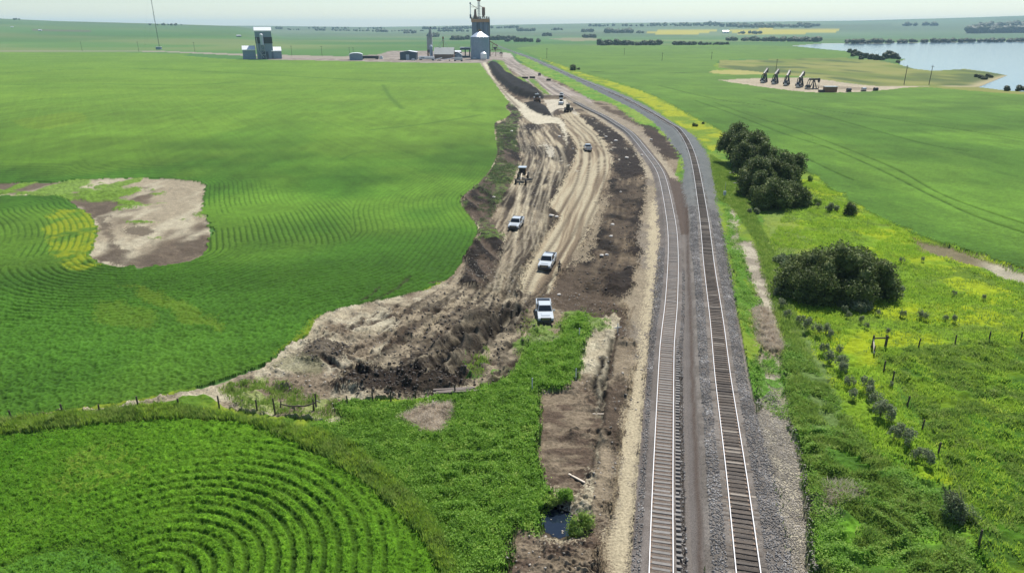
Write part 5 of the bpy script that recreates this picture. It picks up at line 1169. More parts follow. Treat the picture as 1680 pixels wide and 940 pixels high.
def dozer(px, py, rz):
    t = empty('bulldozer', P(px, py, .1), rz, 'dark bulldozer pushing an arc of brown soil onto the pale pad', 'bulldozer')
    for s_ in (-1, 1):
        tr = MB().prism([(-2.2, .45), (-1.8, .05), (1.7, .05), (2.2, .45), (1.9, .85), (-1.8, .95)], s_*1.25-.3, s_*1.25+.3).build('crawler_track', M['tyre'], t)
    MB().box((0, .9, 1.25), (1.3, 2.2, 1.0), top=(.9, .95)).build('engine_cover', M['steel_dark'], t, bevel=.05)
    cb = MB().box((0, -1.0, 2.0), (1.6, 1.5, 1.8), top=(.9, .9)).build('cab', M['glass'], t); MB().box((0, -1, 2.96), (1.75, 1.7, .12)).build('cab_roof', M['steel_dark'], cb)
    MB().cyl((.3, 1.0, 1.7), (.3, 1.0, 2.5), .07, .07, 8).build('exhaust_pipe', M['black'], t)
    bl = MB().prism([(2.5, .1), (2.75, .15), (2.6, .7), (2.8, 1.25), (2.65, 1.25), (2.42, .7)], -1.9, 1.9).build('blade', M['steel_dark'], t)
    for s_ in (-1, 1): MB().cyl((s_*1.2, -.2, .6), (s_*1.2, 2.5, .5), .12, .12, 6).build('push_arm', M['steel_dark'], t)
dozer(932, 184, head((930, 186), (934, 181)))
def scraper(px, py, rz):
    t = empty('scraper', P(px, py), rz, 'white and brown earthmoving scraper tractor at the end of the black soil pile', 'scraper')
    MB().box((0, 2.6, 1.7), (1.5, 2.4, 1.0), top=(.9, .9)).build('engine_cover', M['white_paint'], t, bevel=.06)
    cb = MB().box((0, .8, 2.6), (1.6, 1.4, 1.7), top=(.9, .9)).build('cab', M['glass'], t); MB().box((0, .8, 3.5), (1.9, 1.7, .14)).build('cab_roof', M['white_paint'], cb)
    MB().cyl((.3, 2.2, 2.2), (.3, 2.2, 4.1), .1, .1, 8).build('exhaust_pipe', M['white_paint'], t)
    for s_ in (-1, 1):
        for yy, r0 in ((2.4, .95), (.2, .95), (-5.3, .8)):
            w_ = MB().cyl((s_*1.0, yy, r0), (s_*1.6, yy, r0), r0, r0, 18).build('wheel', M['tyre'], t); MB().cyl((s_*1.55, yy, r0), (s_*1.65, yy, r0), r0*.5, r0*.45, 12).build('rim', M['white_paint'], w_)
        MB().box((s_*1.3, .9, 2.1), (.7, 1.6, .15)).build('mudguard', M['white_paint'], t)
        MB().box((s_*1.3, -3.4, 1.4), (.12, 3.6, 1.4)).build('bowl_side', M['rust'], t)
    MB().box((0, -5.1, 1.4), (2.5, .15, 1.4)).build('bowl_back', M['rust'], t); MB().box((0, -3.4, .75), (2.5, 3.6, .12)).build('bowl_floor', M['rust'], t)
    MB().tube([(0, -1.6, 1.8), (0, -.6, 2.0), (0, .1, 1.2)], .16, 8).build('gooseneck', M['rust'], t)
scraper(881, 168, head((881.5, 172), (880, 163)))
tr_ = []
for k, (px, py, lg, lab) in enumerate([(861.5, 129.5, 11, 'black steel trough leftmost of three on the gravel yard'), (873.5, 129, 10, 'black steel trough in the middle of three at the grass strip end'), (900, 133, 8, 'black steel trough on the right, alone below the small dark pickup')]):
    t = empty('steel_trough', P(px, py), -.45 if k < 2 else -.1, lab, 'trough', 'black troughs lying on the gravel yard')
    s_ = MB()
    s_.box((0, 0, .12), (lg*.34, 1.6, .15)); s_.build('trough_floor', M['black'], t); lg *= .62
    for a in (-1, 1): MB().box((0, a*.85, .6), (lg*.55, .1, 1.1)).build('side_panel', M['black'], t); MB().box((a*lg*.278, 0, .6), (.1, 1.8, 1.1)).build('end_panel', M['black'], t)
    MB().box((0, 0, .55), (lg*.53, 1.5, .3)).build('soil_fill', M['tan_paint'], t)
# ------------------------------------------------------------------ small debris, stakes, logs
def rock(px, py, s_, lab, mat='pale_wood', flat=.5):
    V, Fq = blob([(0, 0, s_*.35, s_, s_*flat)], np.random.default_rng(int(px*7+py)), 1.0); o = mesh_np('debris_chunk', V, Fq, M[mat]); o.location = P(px, py, -.02)
    tag(o, lab, 'debris', 'pale chunks lying in the mud')
M['debris'] = simple('pale_debris', (.62, .58, .52), .8, 0, .3, .2, 2)
for k, (px, py, s_, lab) in enumerate([(839.5, 218, .5, 'pale chunk in the dark berm soil by the field edge'), (918, 225, .55, 'pale flat chunk on the dark ridge below the haul path end'), (940, 246, .3, 'pale chunk beside the dark ridge left of the pickup driving away'), (994, 226, .5, 'pale chunk at the upper end of the mud strip'), (1010, 233, .6, 'pale chunk of the debris in the mud strip'), (1028, 262, .55, 'pale round chunk in the dark mud left of the siding'), (1068, 231, .5, 'white chunk on the tan bank right of the siding'), (1053, 257, .4, 'white chunk on the tan edge beside the siding'), (1018, 318-0, .25, 'tiny white chunk in the dark soil at mid strip'), (1005, 371, .35, 'pale chunk on the brown mud strip'), (1002, 391, .3, 'pale chunk low on the brown mud strip'), (905, 357, .5, 'white broken chunk on the ridge between haul area and pad'), (913, 361, .35, 'small white chunk beside the broken one on the ridge'), (917, 486, .25, 'white chunk at the near end of the tan pad'), (810, 330, .3, 'pale stick-like chunk on the weedy berm'), (987, 424, .35, 'pale chunk in the churned mud'), (995, 422, .3, 'second pale chunk in the churned mud beside the track path')]):
    rock(px, py, s_, lab, 'debris')
o = MB().box((0, 0, .06), (1.6, .14, .1)).build('timber_plank', M['pale_wood']); o.location = P(946, 789, .05); o.rotation_euler = (0, 0, -.75); tag(o, 'pale plank lying on the mud above the pond', 'plank')
o = MB().box((0, 0, .06), (1.2, .1, .06)).build('timber_plank', M['pale_wood']); o.location = P(983, 679.5, .05); o.rotation_euler = (0, 0, -.02); tag(o, 'thin white lath lying flat across the wheel ruts', 'plank')
for k, (px, py, h_, lab) in enumerate([(873, 649, 1.3, 'white survey stake at the edge of the ditch weeds, left one'), (944.5, 627, 1.2, 'white survey stake with dark post at the corner of the weeds, right one'), (1013, 548, 1.1, 'white crossed survey stake in the sand beside the siding'), (950, 561, 1.1, 'white survey stake rising from the narrow top of the weed patch')]):
    t = empty('survey_stake', P(px, py), .3, lab, 'stake', 'survey stakes on the worksite')
    MB().box((0, 0, h_/2), (.10, .06, h_)).build('stake', M['white_paint'], t)
    if k == 1: MB().cyl((.25, .1, -.3), (.25, .1, .7), .09, .08, 8).build('post', M['post_wood'], t)
    if k == 2: MB().box((0, -.04, h_*.62), (.9, .04, .1)).build('cross_lath', M['white_paint'], t)
t = empty('marker_post', P(1188, 327), 0, 'thin marker post with small white box on the bank of the main line', 'marker post')
MB().cyl((0, 0, 0), (0, 0, 3.4), .05, .04, 8).build('pole', M['steel'], t); MB().box((0, 0, 1.1), (.5, .4, .8)).build('box', M['white_paint'], t, bevel=.03)
# log/plank pile by the ditch
t = empty('timber_pile', P(750, 651), .14, 'low stack of grey weathered timbers at the edge of the dark mud', 'timber pile'); r_ = random.Random(8)
for k in range(9): MB().box((r_.uniform(-.3, .3), (k % 3)*.3-.3, .1+.16*(k//3)), (3.9+r_.uniform(-.7, .5), .24, .14), rz=r_.uniform(-.07, .07)).build('timber', simple('grey_timber', (.2, .17, .15), .9, 0, .2, .3, 3) if k == 0 else bpy.data.materials['grey_timber'], t)
for k, (px, py, a, lab) in enumerate([(1212, 283, .5, 'pale fallen log nearest the far tree at the clump'), (1206, 287, .1, 'grey fallen log lying beside the pale log at the clump'), (1214, 305, -.5, 'white fallen branch lower down the bank at the clump foot')]):
    o = MB().tube([(-1.6, 0, .2), (-.3, .1, .3), (1.5, -.1, .2)], .14, 7); o = o.build('fallen_log', simple('bleached_log', (.42, .38, .36), .9) if k == 0 else bpy.data.materials['bleached_log']); o.location = P(px, py, .1); o.rotation_euler = (0, 0, a); tag(o, lab, 'log', 'fallen logs under the clump')
# ------------------------------------------------------------------ fences
def fence(pts, hs, label, wires=True, extra=None):
    p0 = P(*pts[0]); t = empty('wire_fence', p0, 0, label, 'fence'); r_ = random.Random(len(pts)); W = []
    for (px, py), h_ in zip(pts, hs):
        p = P(px, py); q_ = Vector(p)-Vector(p0); W.append(q_); l = (r_.uniform(-.06, .06), r_.uniform(-.06, .06))
        MB().cyl(q_+Vector((0, 0, -.3)), q_+Vector((l[0], l[1], h_)), .085, .07, 8).build('post', M['post_wood'], t)
    for hh in (.45, .75, 1.05):
        MB().tube([q_+Vector((0, 0, hh)) for q_ in W], .006, 3).build('wire', M['steel_dark'], t)
    return t
fence([(-50,694),(20,692),(107,690),(166,685),(230,682),(296,676),(361,676),(423,681),(452,681)], [1.1, .9, 1.25, 1, 1.35, 1, 1.4, 1.1, 1.7], 'old wire fence with wooden posts along the left field between grass and straw ground')
fence([(515,677),(571,674),(613,668),(642,665),(682,657),(747,653)], [1.2, 1.3, 1, 1.3, .9, 1.1], 'short run of old wire fence with leaning posts below the dark mud')
fence([(1452,575),(1506,573),(1566,568),(1620,567),(1673,563),(1740,560)], [1.3, 1, 1, 1, 1, 1], 'far side of the pasture fence running right from the corner posts')
fence([(1433,587),(1449,614),(1463,632),(1486.5,671),(1511,711),(1537,752),(1604,900),(1650,985)], [1, 1.2, 1.2, 1.1, 1.1, 1.1, 1.2, 1.2], 'near side of the pasture fence descending toward lower right')
t = empty('corner_brace', P(1429, 576), 0, 'wooden H-shaped corner brace where the two pasture fences meet', 'fence brace')
a_ = Vector(P(1429, 576)); b_ = Vector(P(1452, 576))-a_; c_ = Vector(P(1433, 590))-a_
for q_, h_ in ((Vector((0, 0, 0)), 1.5), (b_*.93, 1.4)): MB().cyl(q_, q_+Vector((0, 0, h_)), .11, .1, 8).build('post', M['post_wood'], t)
MB().cyl(Vector((0, 0, 1.15)), b_*.93+Vector((0, 0, 1.15)), .08, .08, 6).build('rail', M['post_wood'], t); MB().cyl(Vector((0, 0, 1.1)), c_*.9+Vector((0, 0, .3)), .07, .07, 6).build('rail', M['pale_wood'], t)
t = empty('wire_gate', P(480, 680), 0, 'sagging wooden rail between two leaning posts on the straw ground', 'gate')
MB().cyl((-1.0, 0, 0), (-.9, 0, .7), .07, .06, 6).build('post', M['post_wood'], t); MB().cyl((2.2, .1, 0), (2.25, .1, 1.4), .08, .07, 6).build('post', M['post_wood'], t); MB().tube([(-.9, 0, .35), (-.2, .05, .12), (1.2, .05, .12), (2.2, .1, .45)], .06, 6).build('rail', M['post_wood'], t)
# ------------------------------------------------------------------ grain elevator group
blue_ = ribbed('corrugated_bluegrey', (.20, .27, .34), .5, 'X', .5, .25)
conc = simple('pale_concrete', (.17, .21, .27), .85, 0, .3, .2, .25)
galv = ribbed('corrugated_bin_steel', (.27, .34, .42), .35, 'Z', .38, .5)
roofm = simple('pale_roof_metal', (.80, .81, .82), .35, .2, .5, .06, .3)
band_ = simple('orange_brown_band', (.42, .24, .13), .7, 0, .3, .15, .5)
navy = simple('dark_blue_cladding', (.05, .075, .11), .5, .2, .4, .1, .5)
nearb = simple('near_black_panel', (.012, .013, .02), .6)
rustm = M['rust']
def m_(py): return 1/ppm(py)
def zpx(py_base, py_top, Yd):   # height whose top projects to py_top at a distance
    v = py_top-470.0; return H-(F*sT+v*cT)/(F*cT-v*sT)*Yd
Y96 = at0(800, 96)[1]
# main concrete house: cluster of silos
X0 = at0(769, 98)[0]; X1 = at0(800, 98)[0]; Yb = at0(785, 94)[1]; wE = X1-X0; xc_e = (X0+X1)/2
hS = zpx(0, 37, Yb); rS = wE/6.2
t = empty('grain_elevator', (xc_e, Yb, 0), 0, 'tall blue-grey concrete grain elevator with rusty head machinery on its roof', 'grain elevator')
for i, (ox_, oy_) in enumerate([(-2, 0), (0, 0), (2, 0), (-2, 2), (0, 2), (2, 2)]):
    MB().cyl((ox_*rS*.98, oy_*rS+rS, 0), (ox_*rS*.98, oy_*rS+rS, hS), rS*1.04, rS*1.04, 28).build('silo', conc, t, smooth=False)
MB().box((0, 2*rS, hS+1.8), (wE*1.03, rS*4.3, 3.4)).build('headhouse_band', band_, t)
gl = MB().box((0, 2*rS, hS+3.9), (wE*1.06, rS*4.4, .4)); ro_ = gl.build('roof', M['steel_dark'], t)
hd_ = MB()
for k in range(14):
    x_ = -wE/2+wE*k/13; hd_.cyl((x_, -.2, hS+4.1), (x_, -.2, hS+6.3), .12, .12, 5)
hd_.box((0, -.2, hS+6.3), (wE*1.05, .15, .15)); hd_.box((0, -.2, hS+5.2), (wE*1.05, .15, .15)); hd_.build('railing', M['steel_dark'], ro_)
def zt(py): return zpx(0, py, Yb)
def xr(px): return at0(px, 94)[0]-xc_e   # reference at base level
lean = lambda px, py: (px-840)/F*(Yb*cT+(H-zt(py))*sT)-xc_e     # world x for a pixel at that height
zr_ = hS+4
# leg tower (white) up beyond the frame
xl = lean(785.5, 15)
tw = MB()
for sx in (-1, 1):
    for sy in (-1, 1): tw.cyl((xl+sx*1.3, 3+sy*1.3, zr_), (xl+sx*1.1, 3+sy*1.1, zt(-2)), .22, .2, 5)
for k in range(8):
    z0 = zr_+(zt(-2)-zr_)*k/8; z1 = zr_+(zt(-2)-zr_)*(k+1)/8
    for sy in (-1, 1): tw.cyl((xl-1.3, 3+sy*1.3, z0), (xl+1.3, 3+sy*1.3, z1), .13, .13, 4); tw.box((xl, 3+sy*1.3, z1), (2.6, .14, .14))
    for sx in (-1, 1): tw.cyl((xl+sx*1.3, 3-1.3, z0), (xl+sx*1.3, 3+1.3, z1), .13, .13, 4)
tw.build('leg_tower', simple('pale_lattice', (.6, .58, .56), .5), t)
MB().box((xl, 3, (zr_+zt(2))/2), (1.0, 1.0, zt(2)-zr_)).build('elevator_leg', roofm, t)
MB().box((xl, 3, zt(1)), (4.2, 3.2, 1.6)).build('leg_head', rustm, t)
xb = lean(793, 18); MB().lathe((xb, 4, 0), [(.4, zt(27)-1), (1.9, zt(25)), (1.9, zt(13)), (1.2, zt(12)-0)], 16).build('dust_bin', rustm, t)
MB().tube([(xl, 3, zt(9)), (xb, 4, zt(13))], .3, 6).build('spout', rustm, t)
xd = lean(779.5, 22); MB().lathe((xd, 3, 0), [(3.0, zr_), (2.6, zr_+1), (1.6, zt(25)), (1.5, zt(23)), (1.2, zt(17)), (.5, zt(15))], 14).build('distributor', rustm, t)
MB().tube([(xl, 3, zt(14)), (xd, 3, zt(16))], .3, 6).build('spout', rustm, t)
xk = lean(771.5, 15); MB().cyl((xk, 2, zr_), (xk, 2, zt(24)), .95, .95, 12).build('stack_base', navy, t); MB().cyl((xk, 2, zt(24)), (xk, 2, zt(7)), .55, .5, 10).build('stack', roofm, t); MB().cyl((xk, 2, zt(7)), (xk, 2, zt(4.5)), .9, .8, 10).build('stack_cap', navy, t)
MB().tube([(xk, 2, zt(7)), (lean(776, 10), 2.5, zt(10)), (xl, 3, zt(16))], .25, 6).build('spout', rustm, t); MB().tube([(xk, 2, zt(12)), (xl, 3, zt(12))], .2, 5).build('catwalk', rustm, t)
for k in range(9): a = -wE/2+wE*.12*k+wE*.02; MB().box((a, 1.5+(k % 3), zr_+.7+(k*7 % 4)*.35), (1.2, 1.5, 1.6+(k*5 % 3)*.6)).build('roof_machine', rustm, t)
MB().box((wE/2+.4, 1.2, hS*.55), (1.0, 1.2, hS*1.05)).build('ladder_cage', M['steel_dark'], t)
MB().box((lean(786, 40), -.1, hS*.5), (1.6, .6, hS)).build('conveyor_casing', navy, t)
# steel bin
xB = at0(787, 98)[0]; YB = at0(787, 97)[1]-4; rB = 15.3*m_(98); hB = zpx(0, 61, YB-rB*0)
tb = empty('grain_bin', (xB, YB, 0), 0, 'round galvanised steel grain bin with shiny conical roof in front of the elevator', 'grain bin')
MB().lathe((0, 0, 0), [(rB, 0), (rB, hB)], 48).build('wall', galv, tb, smooth=True)
r2 = MB().lathe((0, 0, 0), [(rB*1.03, hB-.1), (rB*1.0, hB+.2), (rB*.14, hB+rB*.56)], 24).build('roof', ribbed('bin_roof_steel', (.8, .82, .84), .4, 'X', .25, .6), tb)
MB().cyl((0, 0, hB+rB*.54), (0, 0, hB+rB*.54+2.6), 1.9, 1.4, 12).build('roof_cap', rustm, r2)
sf = MB()
for k in range(24): a = 2*math.pi*k/24; sf.box((math.cos(a)*(rB+.1), math.sin(a)*(rB+.1), hB/2), (.18, .18, hB), rz=a)
sf.build('stiffener', galv, tb)
MB().tube([(rB*.55, 0, hB+2), (lean(801, 62)+xc_e-xB, 3, zpx(0, 65, YB)), (at0(817, 96)[0]-xB, 8, zpx(0, 76, YB))], .45, 6).build('spout', rustm, tb)
# truck loadout frame right of the bin
xF = at0(812, 95.5)[0]; YF = at0(812, 93)[1]
tf = empty('loadout_frame', (xF, YF, 0), 0, 'rusty steel loadout frame with spout hopper right of the steel bin', 'loadout frame')
wF = 18*m_(94); hF = 10*m_(94)
fm = MB()
for sx in (-1, 0, 1):
    for sy in (-1, 1): fm.cyl((sx*wF/2, sy*2.5, 0), (sx*wF/2, sy*2.5, hF), .25, .25, 5)
for sy in (-1, 1): fm.box((0, sy*2.5, hF), (wF, .5, .5)); fm.cyl((-wF/2, sy*2.5, 0), (0, sy*2.5, hF), .12, .12, 4)
fm.build('leg_frame', rustm, tf)
f2 = MB()
for sx in (-1, 1):
    for sy in (-1, 1): f2.cyl((-1+sx*3.2, sy*1.8, hF), (-1.5+sx*2.2, sy*1.4, hF*1.9), .2, .2, 5)
f2.box((-1.2, 0, hF*1.9), (5, 3.2, .4)); f2.box((-1.2, 0, hF*1.45), (5.6, 3.6, .3)); f2.build('upper_frame', rustm, tf)
MB().lathe((-.8, 0, 0), [(.5, hF*1.05), (2.2, hF*1.3), (2.2, hF*1.45)], 12).build('hopper', navy, tf)
def gable(name, px0, px1, pyb, depth, hw, hr, wall, roof, label, cat, axis='x', door=None, rz=0):
    """simple gabled building: ridge along axis"""
    x0 = at0(px0, pyb)[0]; x1 = at0(px1, pyb)[0]; yb = at0((px0+px1)/2, pyb)[1]; w_ = x1-x0
    t = empty(name, ((x0+x1)/2, yb+depth/2, 0), rz, label, cat)
    if axis == 'x':
        MB().prism([(-depth/2, 0), (depth/2, 0), (depth/2, hw), (0, hr-.15), (-depth/2, hw)], -w_/2, w_/2).build('wall', wall, t)
        o = MB(); e = .5
        o.prism([(-depth/2-e, hw-.25), (0, hr), (depth/2+e, hw-.25), (depth/2+e, hw), (0, hr+.3), (-depth/2-e, hw)], -w_/2-e, w_/2+e); o.build('roof', roof, t)
    else:
        MB().prismx([(-w_/2, 0), (w_/2, 0), (w_/2, hw), (0, hr-.15), (-w_/2, hw)], -depth/2, depth/2).build('wall', wall, t)
        e = .5; MB().prismx([(-w_/2-e, hw-.25), (0, hr), (w_/2+e, hw-.25), (w_/2+e, hw), (0, hr+.3), (-w_/2-e, hw)], -depth/2-e, depth/2+e).build('roof', roof, t)
    if door:
        for (fx, dw, dh, dm) in door: MB().box((fx*w_, -depth/2-.06, dh/2), (dw, .14, dh)).build('door', dm, t)
    return t
pale_door = simple('pale_door', (.4, .46, .5), .5); brownw = simple('brown_wall', (.2, .13, .09), .8, 0, .3, .2, .6); greyr = ribbed('grey_roof_sheet', (.15, .17, .175), .5, 'X', .5, .3)
gable('storage_shed', 656.5, 683, 99, 14, 8.2, 9.4, navy, roofm, 'low dark blue shed with one pale door left of the grain tower', 'shed', 'y', [(-.03, 3.6, 5.6, pale_door)])
# rounded quonset
x0 = at0(571.5, 99.5)[0]; x1 = at0(592.5, 99.5)[0]; yb = at0(582, 99.5)[1]; w_ = (x1-x0)/2
t = empty('quonset_hut', ((x0+x1)/2, yb+8, 0), .2, 'small blue-grey hut with white rounded roof alone left of the sheds', 'hut')
MB().prismx([(-w_, 0), (w_, 0), (w_, 5.6)]+[(w_*math.cos(a), 5.6+1.8*math.sin(a)) for a in [k*math.pi/8 for k in range(1, 8)]]+[(-w_, 5.6)], -8, 8).build('wall', blue_, t)
MB().prismx([(w_*1.06*math.cos(a), 5.65+1.95*math.sin(a)) for a in [k*math.pi/10 for k in range(0, 11)]]+[(w_*math.cos(a), 5.45+1.75*math.sin(a)) for a in [k*math.pi/10 for k in range(10, -1, -1)]], -8.6, 8.6).build('roof', roofm, t)
# feed-mill like tower building at left
x0 = at0(401.5, 97.5)[0]; x1 = at0(461.5, 97.5)[0]; yb = at0(430, 97.5)[1]; mm_ = m_(97.5)
t = empty('mill_tower', (at0(431, 97.5)[0], yb, 0), .33, 'blue-grey mill tower with black band and low wings standing alone in the left distance', 'mill building')
cxm = at0(431, 97.5)[0]; hM = zpx(0, 50.5, yb+8); wT = 25.5*mm_
xT = (436-431)*mm_
MB().box((xT, 8, hM/2), (wT, 15, hM)).build('tower_wall', blue_, t)
MB().prism([(.2, hM-1.0), (16, hM-1.0), (16, hM), (8, hM+3.6), (.2, hM)], xT-wT/2-.5, xT+wT/2+.5).build('roof', roofm, t)
zb0 = zpx(0, 72, yb); zb1 = zpx(0, 61.5, yb); MB().box((xT+.1, 7.7, (zb0+zb1)/2), (wT+.5, 15.2, zb1-zb0)).build('black_band', nearb, t)
z0_ = zpx(0, 74, yb-2); z1_ = zpx(0, 57.5, yb-2); MB().cyl((xT-wT*.12, -1.8, z0_), (xT-wT*.12, -1.8, z1_), 1.9, 1.9, 18).build('tank', simple('tank_paint', (.5, .55, .6), .5), t); MB().lathe((xT-wT*.12, -1.8, 0), [(1.95, z1_), (1.4, z1_+.7), (.3, z1_+1.2)], 18).build('tank_cap', roofm, t)
st_ = MB()
for sx in (-1, 1):
    for sy in (0, 1): st_.cyl((xT-wT*.12+sx*2.4, -.4-sy*2.8, 0), (xT-wT*.12+sx*2.2, -.4-sy*2.6, z0_), .22, .2, 5)
for k in range(3): st_.box((xT-wT*.12, -1.8, z0_*(k+1)/3-.3), (5.2, 3.4, .3)); st_.cyl((xT-wT*.12-2.4, -3.2, z0_*k/3), (xT-wT*.12+2.4, -3.2, z0_*(k+1)/3), .14, .14, 4)
st_.build('tank_stand', M['steel'], t)
MB().tube([(xT-wT*.42, -.6, hM*.75), (xT-wT*.40, -.8, hM*.3), (xT-wT*.1, -3.3, 1.5)], .5, 8).build('spout', M['steel'], t)
for (a, b, h0, lbl) in ((401.5, 421, 10.0, 1), (446, 461.5, 8.6, 2)):
    xa = (a-431)*mm_; xb_ = (b-431)*mm_
    w1 = MB().prismx([(xa, 0), (xb_, 0), (xb_, h0 if lbl == 1 else h0), (xa, h0)], .5, 14).build('wing_wall', blue_, t)
    MB().prism([(-.2, h0-.6), (14.6, h0-.6), (14.6, h0), (8, h0+4.2), (-.2, h0+.2)], xa-.4, xb_+.2).build('wing_roof', roofm, t)
MB().box(((411-431)*mm_, -1.2, 1.9), (20*mm_, 3.2, 3.8)).build('lean_to', blue_, t); MB().box(((436-431)*mm_, -.2, 4), (10*mm_, 1.5, 8)).build('lower_house', navy, t)
# grain dryer / tall hopper legs
xh = at0(700.5, 97)[0]; yh_ = at0(700, 95)[1]
t = empty('hopper_tower', (xh, yh_, 0), 0, 'tall narrow grey grain hopper tower with sloping legs beside the brown building', 'grain tower')
k_ = m_(96); z1 = zpx(0, 82, yh_); z2 = zpx(0, 60, yh_)
tm = MB()
for sx in (-1, 1):
    for sy in (-1, 1): tm.cyl((sx*4.2*k_*.9, sy*3, 0), (sx*4.2*k_*.9, sy*3, z1), .35, .35, 5); tm.cyl((sx*4.2*k_*.9, sy*3, 0), (0, sy*3, z1*.8), .2, .2, 4)
tm.build('leg_frame', M['rust'], t)
tow = ribbed('weathered_tower_steel', (.34, .36, .37), .6, 'X', .7, .2)
MB().box((0, 0, (z1+z2)/2), (8.4*k_, 6, z2-z1)).build('tower_body', tow, t)
for sx in (-.5, .5): MB().lathe((sx*4*k_, 0, 0), [(.4, z1*.55), (2.2*k_, z1)], 4).build('hopper', navy, t)
z3 = zpx(0, 47.5, yh_); MB().box((1.0, 0, (z2+z3)/2), (6.5*k_, 5, z3-z2), top=(.42, .6)).build('upper_body', tow, t)
MB().cyl((1.4, 0, z3), (1.4, 0, z3+2), .8, .6, 8).build('vent_cap', navy, t)
MB().tube([(1, -3, z3-1), (-2.6*k_, -3.2, z2-2)], .3, 6).build('spout', M['steel'], t); MB().tube([(1.5, -3, z3-1), (2.6*k_, -3.2, z2)], .3, 6).build('spout', M['steel'], t)
xs_ = at0(706.5, 96.5)[0]; ys_ = at0(706, 96)[1]; zs = zpx(0, 77, ys_)
t = empty('storage_silo', (xs_, ys_, 0), 0, 'slim pale silo with white domed top at the right foot of the hopper tower', 'silo')
MB().lathe((0, 0, 0), [(2.3*k_*1, 0), (2.3*k_, zs)], 24).build('wall', galv, t, smooth=True); MB().lathe((0, 0, 0), [(2.4*k_, zs), (1.8*k_, zs+1.2), (.3, zs+2.2)], 24).build('roof', roofm, t, smooth=True)
# brown building with large grey roof
hw_ = 5.0; hr_ = zpx(0, 78.5, at0(728, 97)[1]+9)
gable('processing_building', 712.5, 744, 97.3, 18, hw_, hr_, brownw, greyr, 'brown walled building with big grey pitched roof and fan of pipes above', 'building', 'x')
xd_ = at0(726.5, 97)[0]; yd_ = at0(727, 97)[1]+11
t = empty('distributor_mast', (xd_, yd_, 0), 0, 'thin mast with radiating spouts rising behind the big grey roof', 'mast'); zt_ = zpx(0, 60, yd_)
MB().cyl((0, 0, 0), (0, 0, zt_), .45, .35, 8).build('mast', rustm, t); MB().cyl((0, 0, zt_-3), (0, 0, zt_-.5), 1.0, .8, 8).build('mast_head', rustm, t)
for a in (-1, -.62, .5, .95): MB().cyl((0, 0, zt_-3), (a*8, 1-abs(a), hr_*.85), .16, .16, 5).build('spout', M['steel'], t)
gable('small_hut', 747, 757.5, 96.8, 6, 4.2, 6.8, blue_, roofm, 'tiny gabled blue hut between the brown building and the elevator', 'hut', 'y', [(0, 2.4, 3.2, pale_door)])
gable('link_building', 743, 756, 95, 8, 6.5, 7.6, navy, roofm, 'low dark link building with pale roof behind the tiny hut', 'building', 'x')
# unloading shed (open bays)
x0 = at0(755, 95)[0]; x1 = at0(770, 95)[0]; yb = at0(762, 94.5)[1]
t = empty('unloading_shed', ((x0+x1)/2, yb+3, 0), 0, 'dark open sided unloading shed attached at the left of the elevator', 'shed'); w_ = x1-x0
for fx in (-.5, 0, .5): MB().box((fx*w_*.95, 0, 4.5), (1.0, 6, 9)).build('wall', nearb, t)
MB().box((0, 0, 9.6), (w_*1.06, 7, 2.4)).build('wall', navy, t); MB().box((0, 0, 11), (w_*1.12, 7.6, .5)).build('roof', roofm, t); MB().box((0, -.4, .8), (w_, 6, 1.6)).build('wall', navy, t)
gable('drive_shed', 781.5, 789, 97.6, 9, 6.5, 8.2, navy, roofm, 'dark open drive shed with pale roof at the foot of the steel bin', 'shed', 'y')
x0 = at0(794, 99)[0]; t = empty('hopper_tank', (x0, at0(794, 99.5)[1], 0), 0, 'squat white hopper tank in front of the steel bin', 'tank')
MB().lathe((0, 0, 0), [(2.4, .6), (3.4, 2.0), (3.4, 7.0), (1.2, 8.6), (.2, 8.8)], 20).build('tank', roofm, t)
for a in range(4): MB().cyl((2.6*math.cos(a*1.57+.8), 2.6*math.sin(a*1.57+.8), 0), (2.8*math.cos(a*1.57+.8), 2.8*math.sin(a*1.57+.8), 2.5), .2, .2, 5).build('leg', M['steel'], t)
# trailer trucks
def trailer(px, py, lg, col_, label, stripe=None, cabside=-1, name='semi_trailer'):
    t = empty(name, P(px, py), 0, label, 'truck')
    MB().box((0, 0, 2.5), (lg, 2.6, 2.6)).build('box', col_, t, bevel=.15)
    if stripe: MB().box((-lg*.25, -1.34, 2.6), (lg*.25, .06, .8)).build('stripe', stripe, t)
    MB().box((0, 0, 1.0), (lg, 1.2, .4)).build('chassis', M['black'], t)
    for fx in (-.42, -.34, .36, .44):
        MB().cyl((fx*lg, -1.3, .55), (fx*lg, 1.3, .55), .55, .55, 12).build('wheel', M['tyre'], t)
    return t
trailer(700, 99, 17, roofm, 'long pale tank trailer parked in front of the grain tower', navy)
t = trailer(606, 98, 21, M['black'], 'dark flat trailer truck with pale cab parked right of the rounded hut', None); 
MB().box((13.2, 0, 2), (4.4, 2.6, 3.2), top=(.7, .9)).build('cab', M['white_paint'], t, bevel=.2)
o = MB()
def aug(px, py, ln, rz, lab):
    t = empty('grain_auger', P(px, py), rz, lab, 'auger'); MB().cyl((-ln/2, 0, .8), (ln/2, 0, 3.2), .4, .4, 8).build('tube', roofm, t); MB().cyl((ln*.1, 0, 2), (ln*.1, -1.5, 0), .12, .12, 5).build('leg', M['steel_dark'], t); MB().cyl((ln*.1, 0, 2), (ln*.1, 1.5, 0), .12, .12, 5).build('leg', M['steel_dark'], t)
    for a in (-1, 1): MB().cyl((ln*.1, a*1.5, .5), (ln*.1, a*1.8, .5), .5, .5, 12).build('wheel', M['tyre'], t)
    MB().box((-ln/2, 0, .8), (1.8, 1.6, .9), top=(1.2, 1.2)).build('intake_hopper', navy, t)
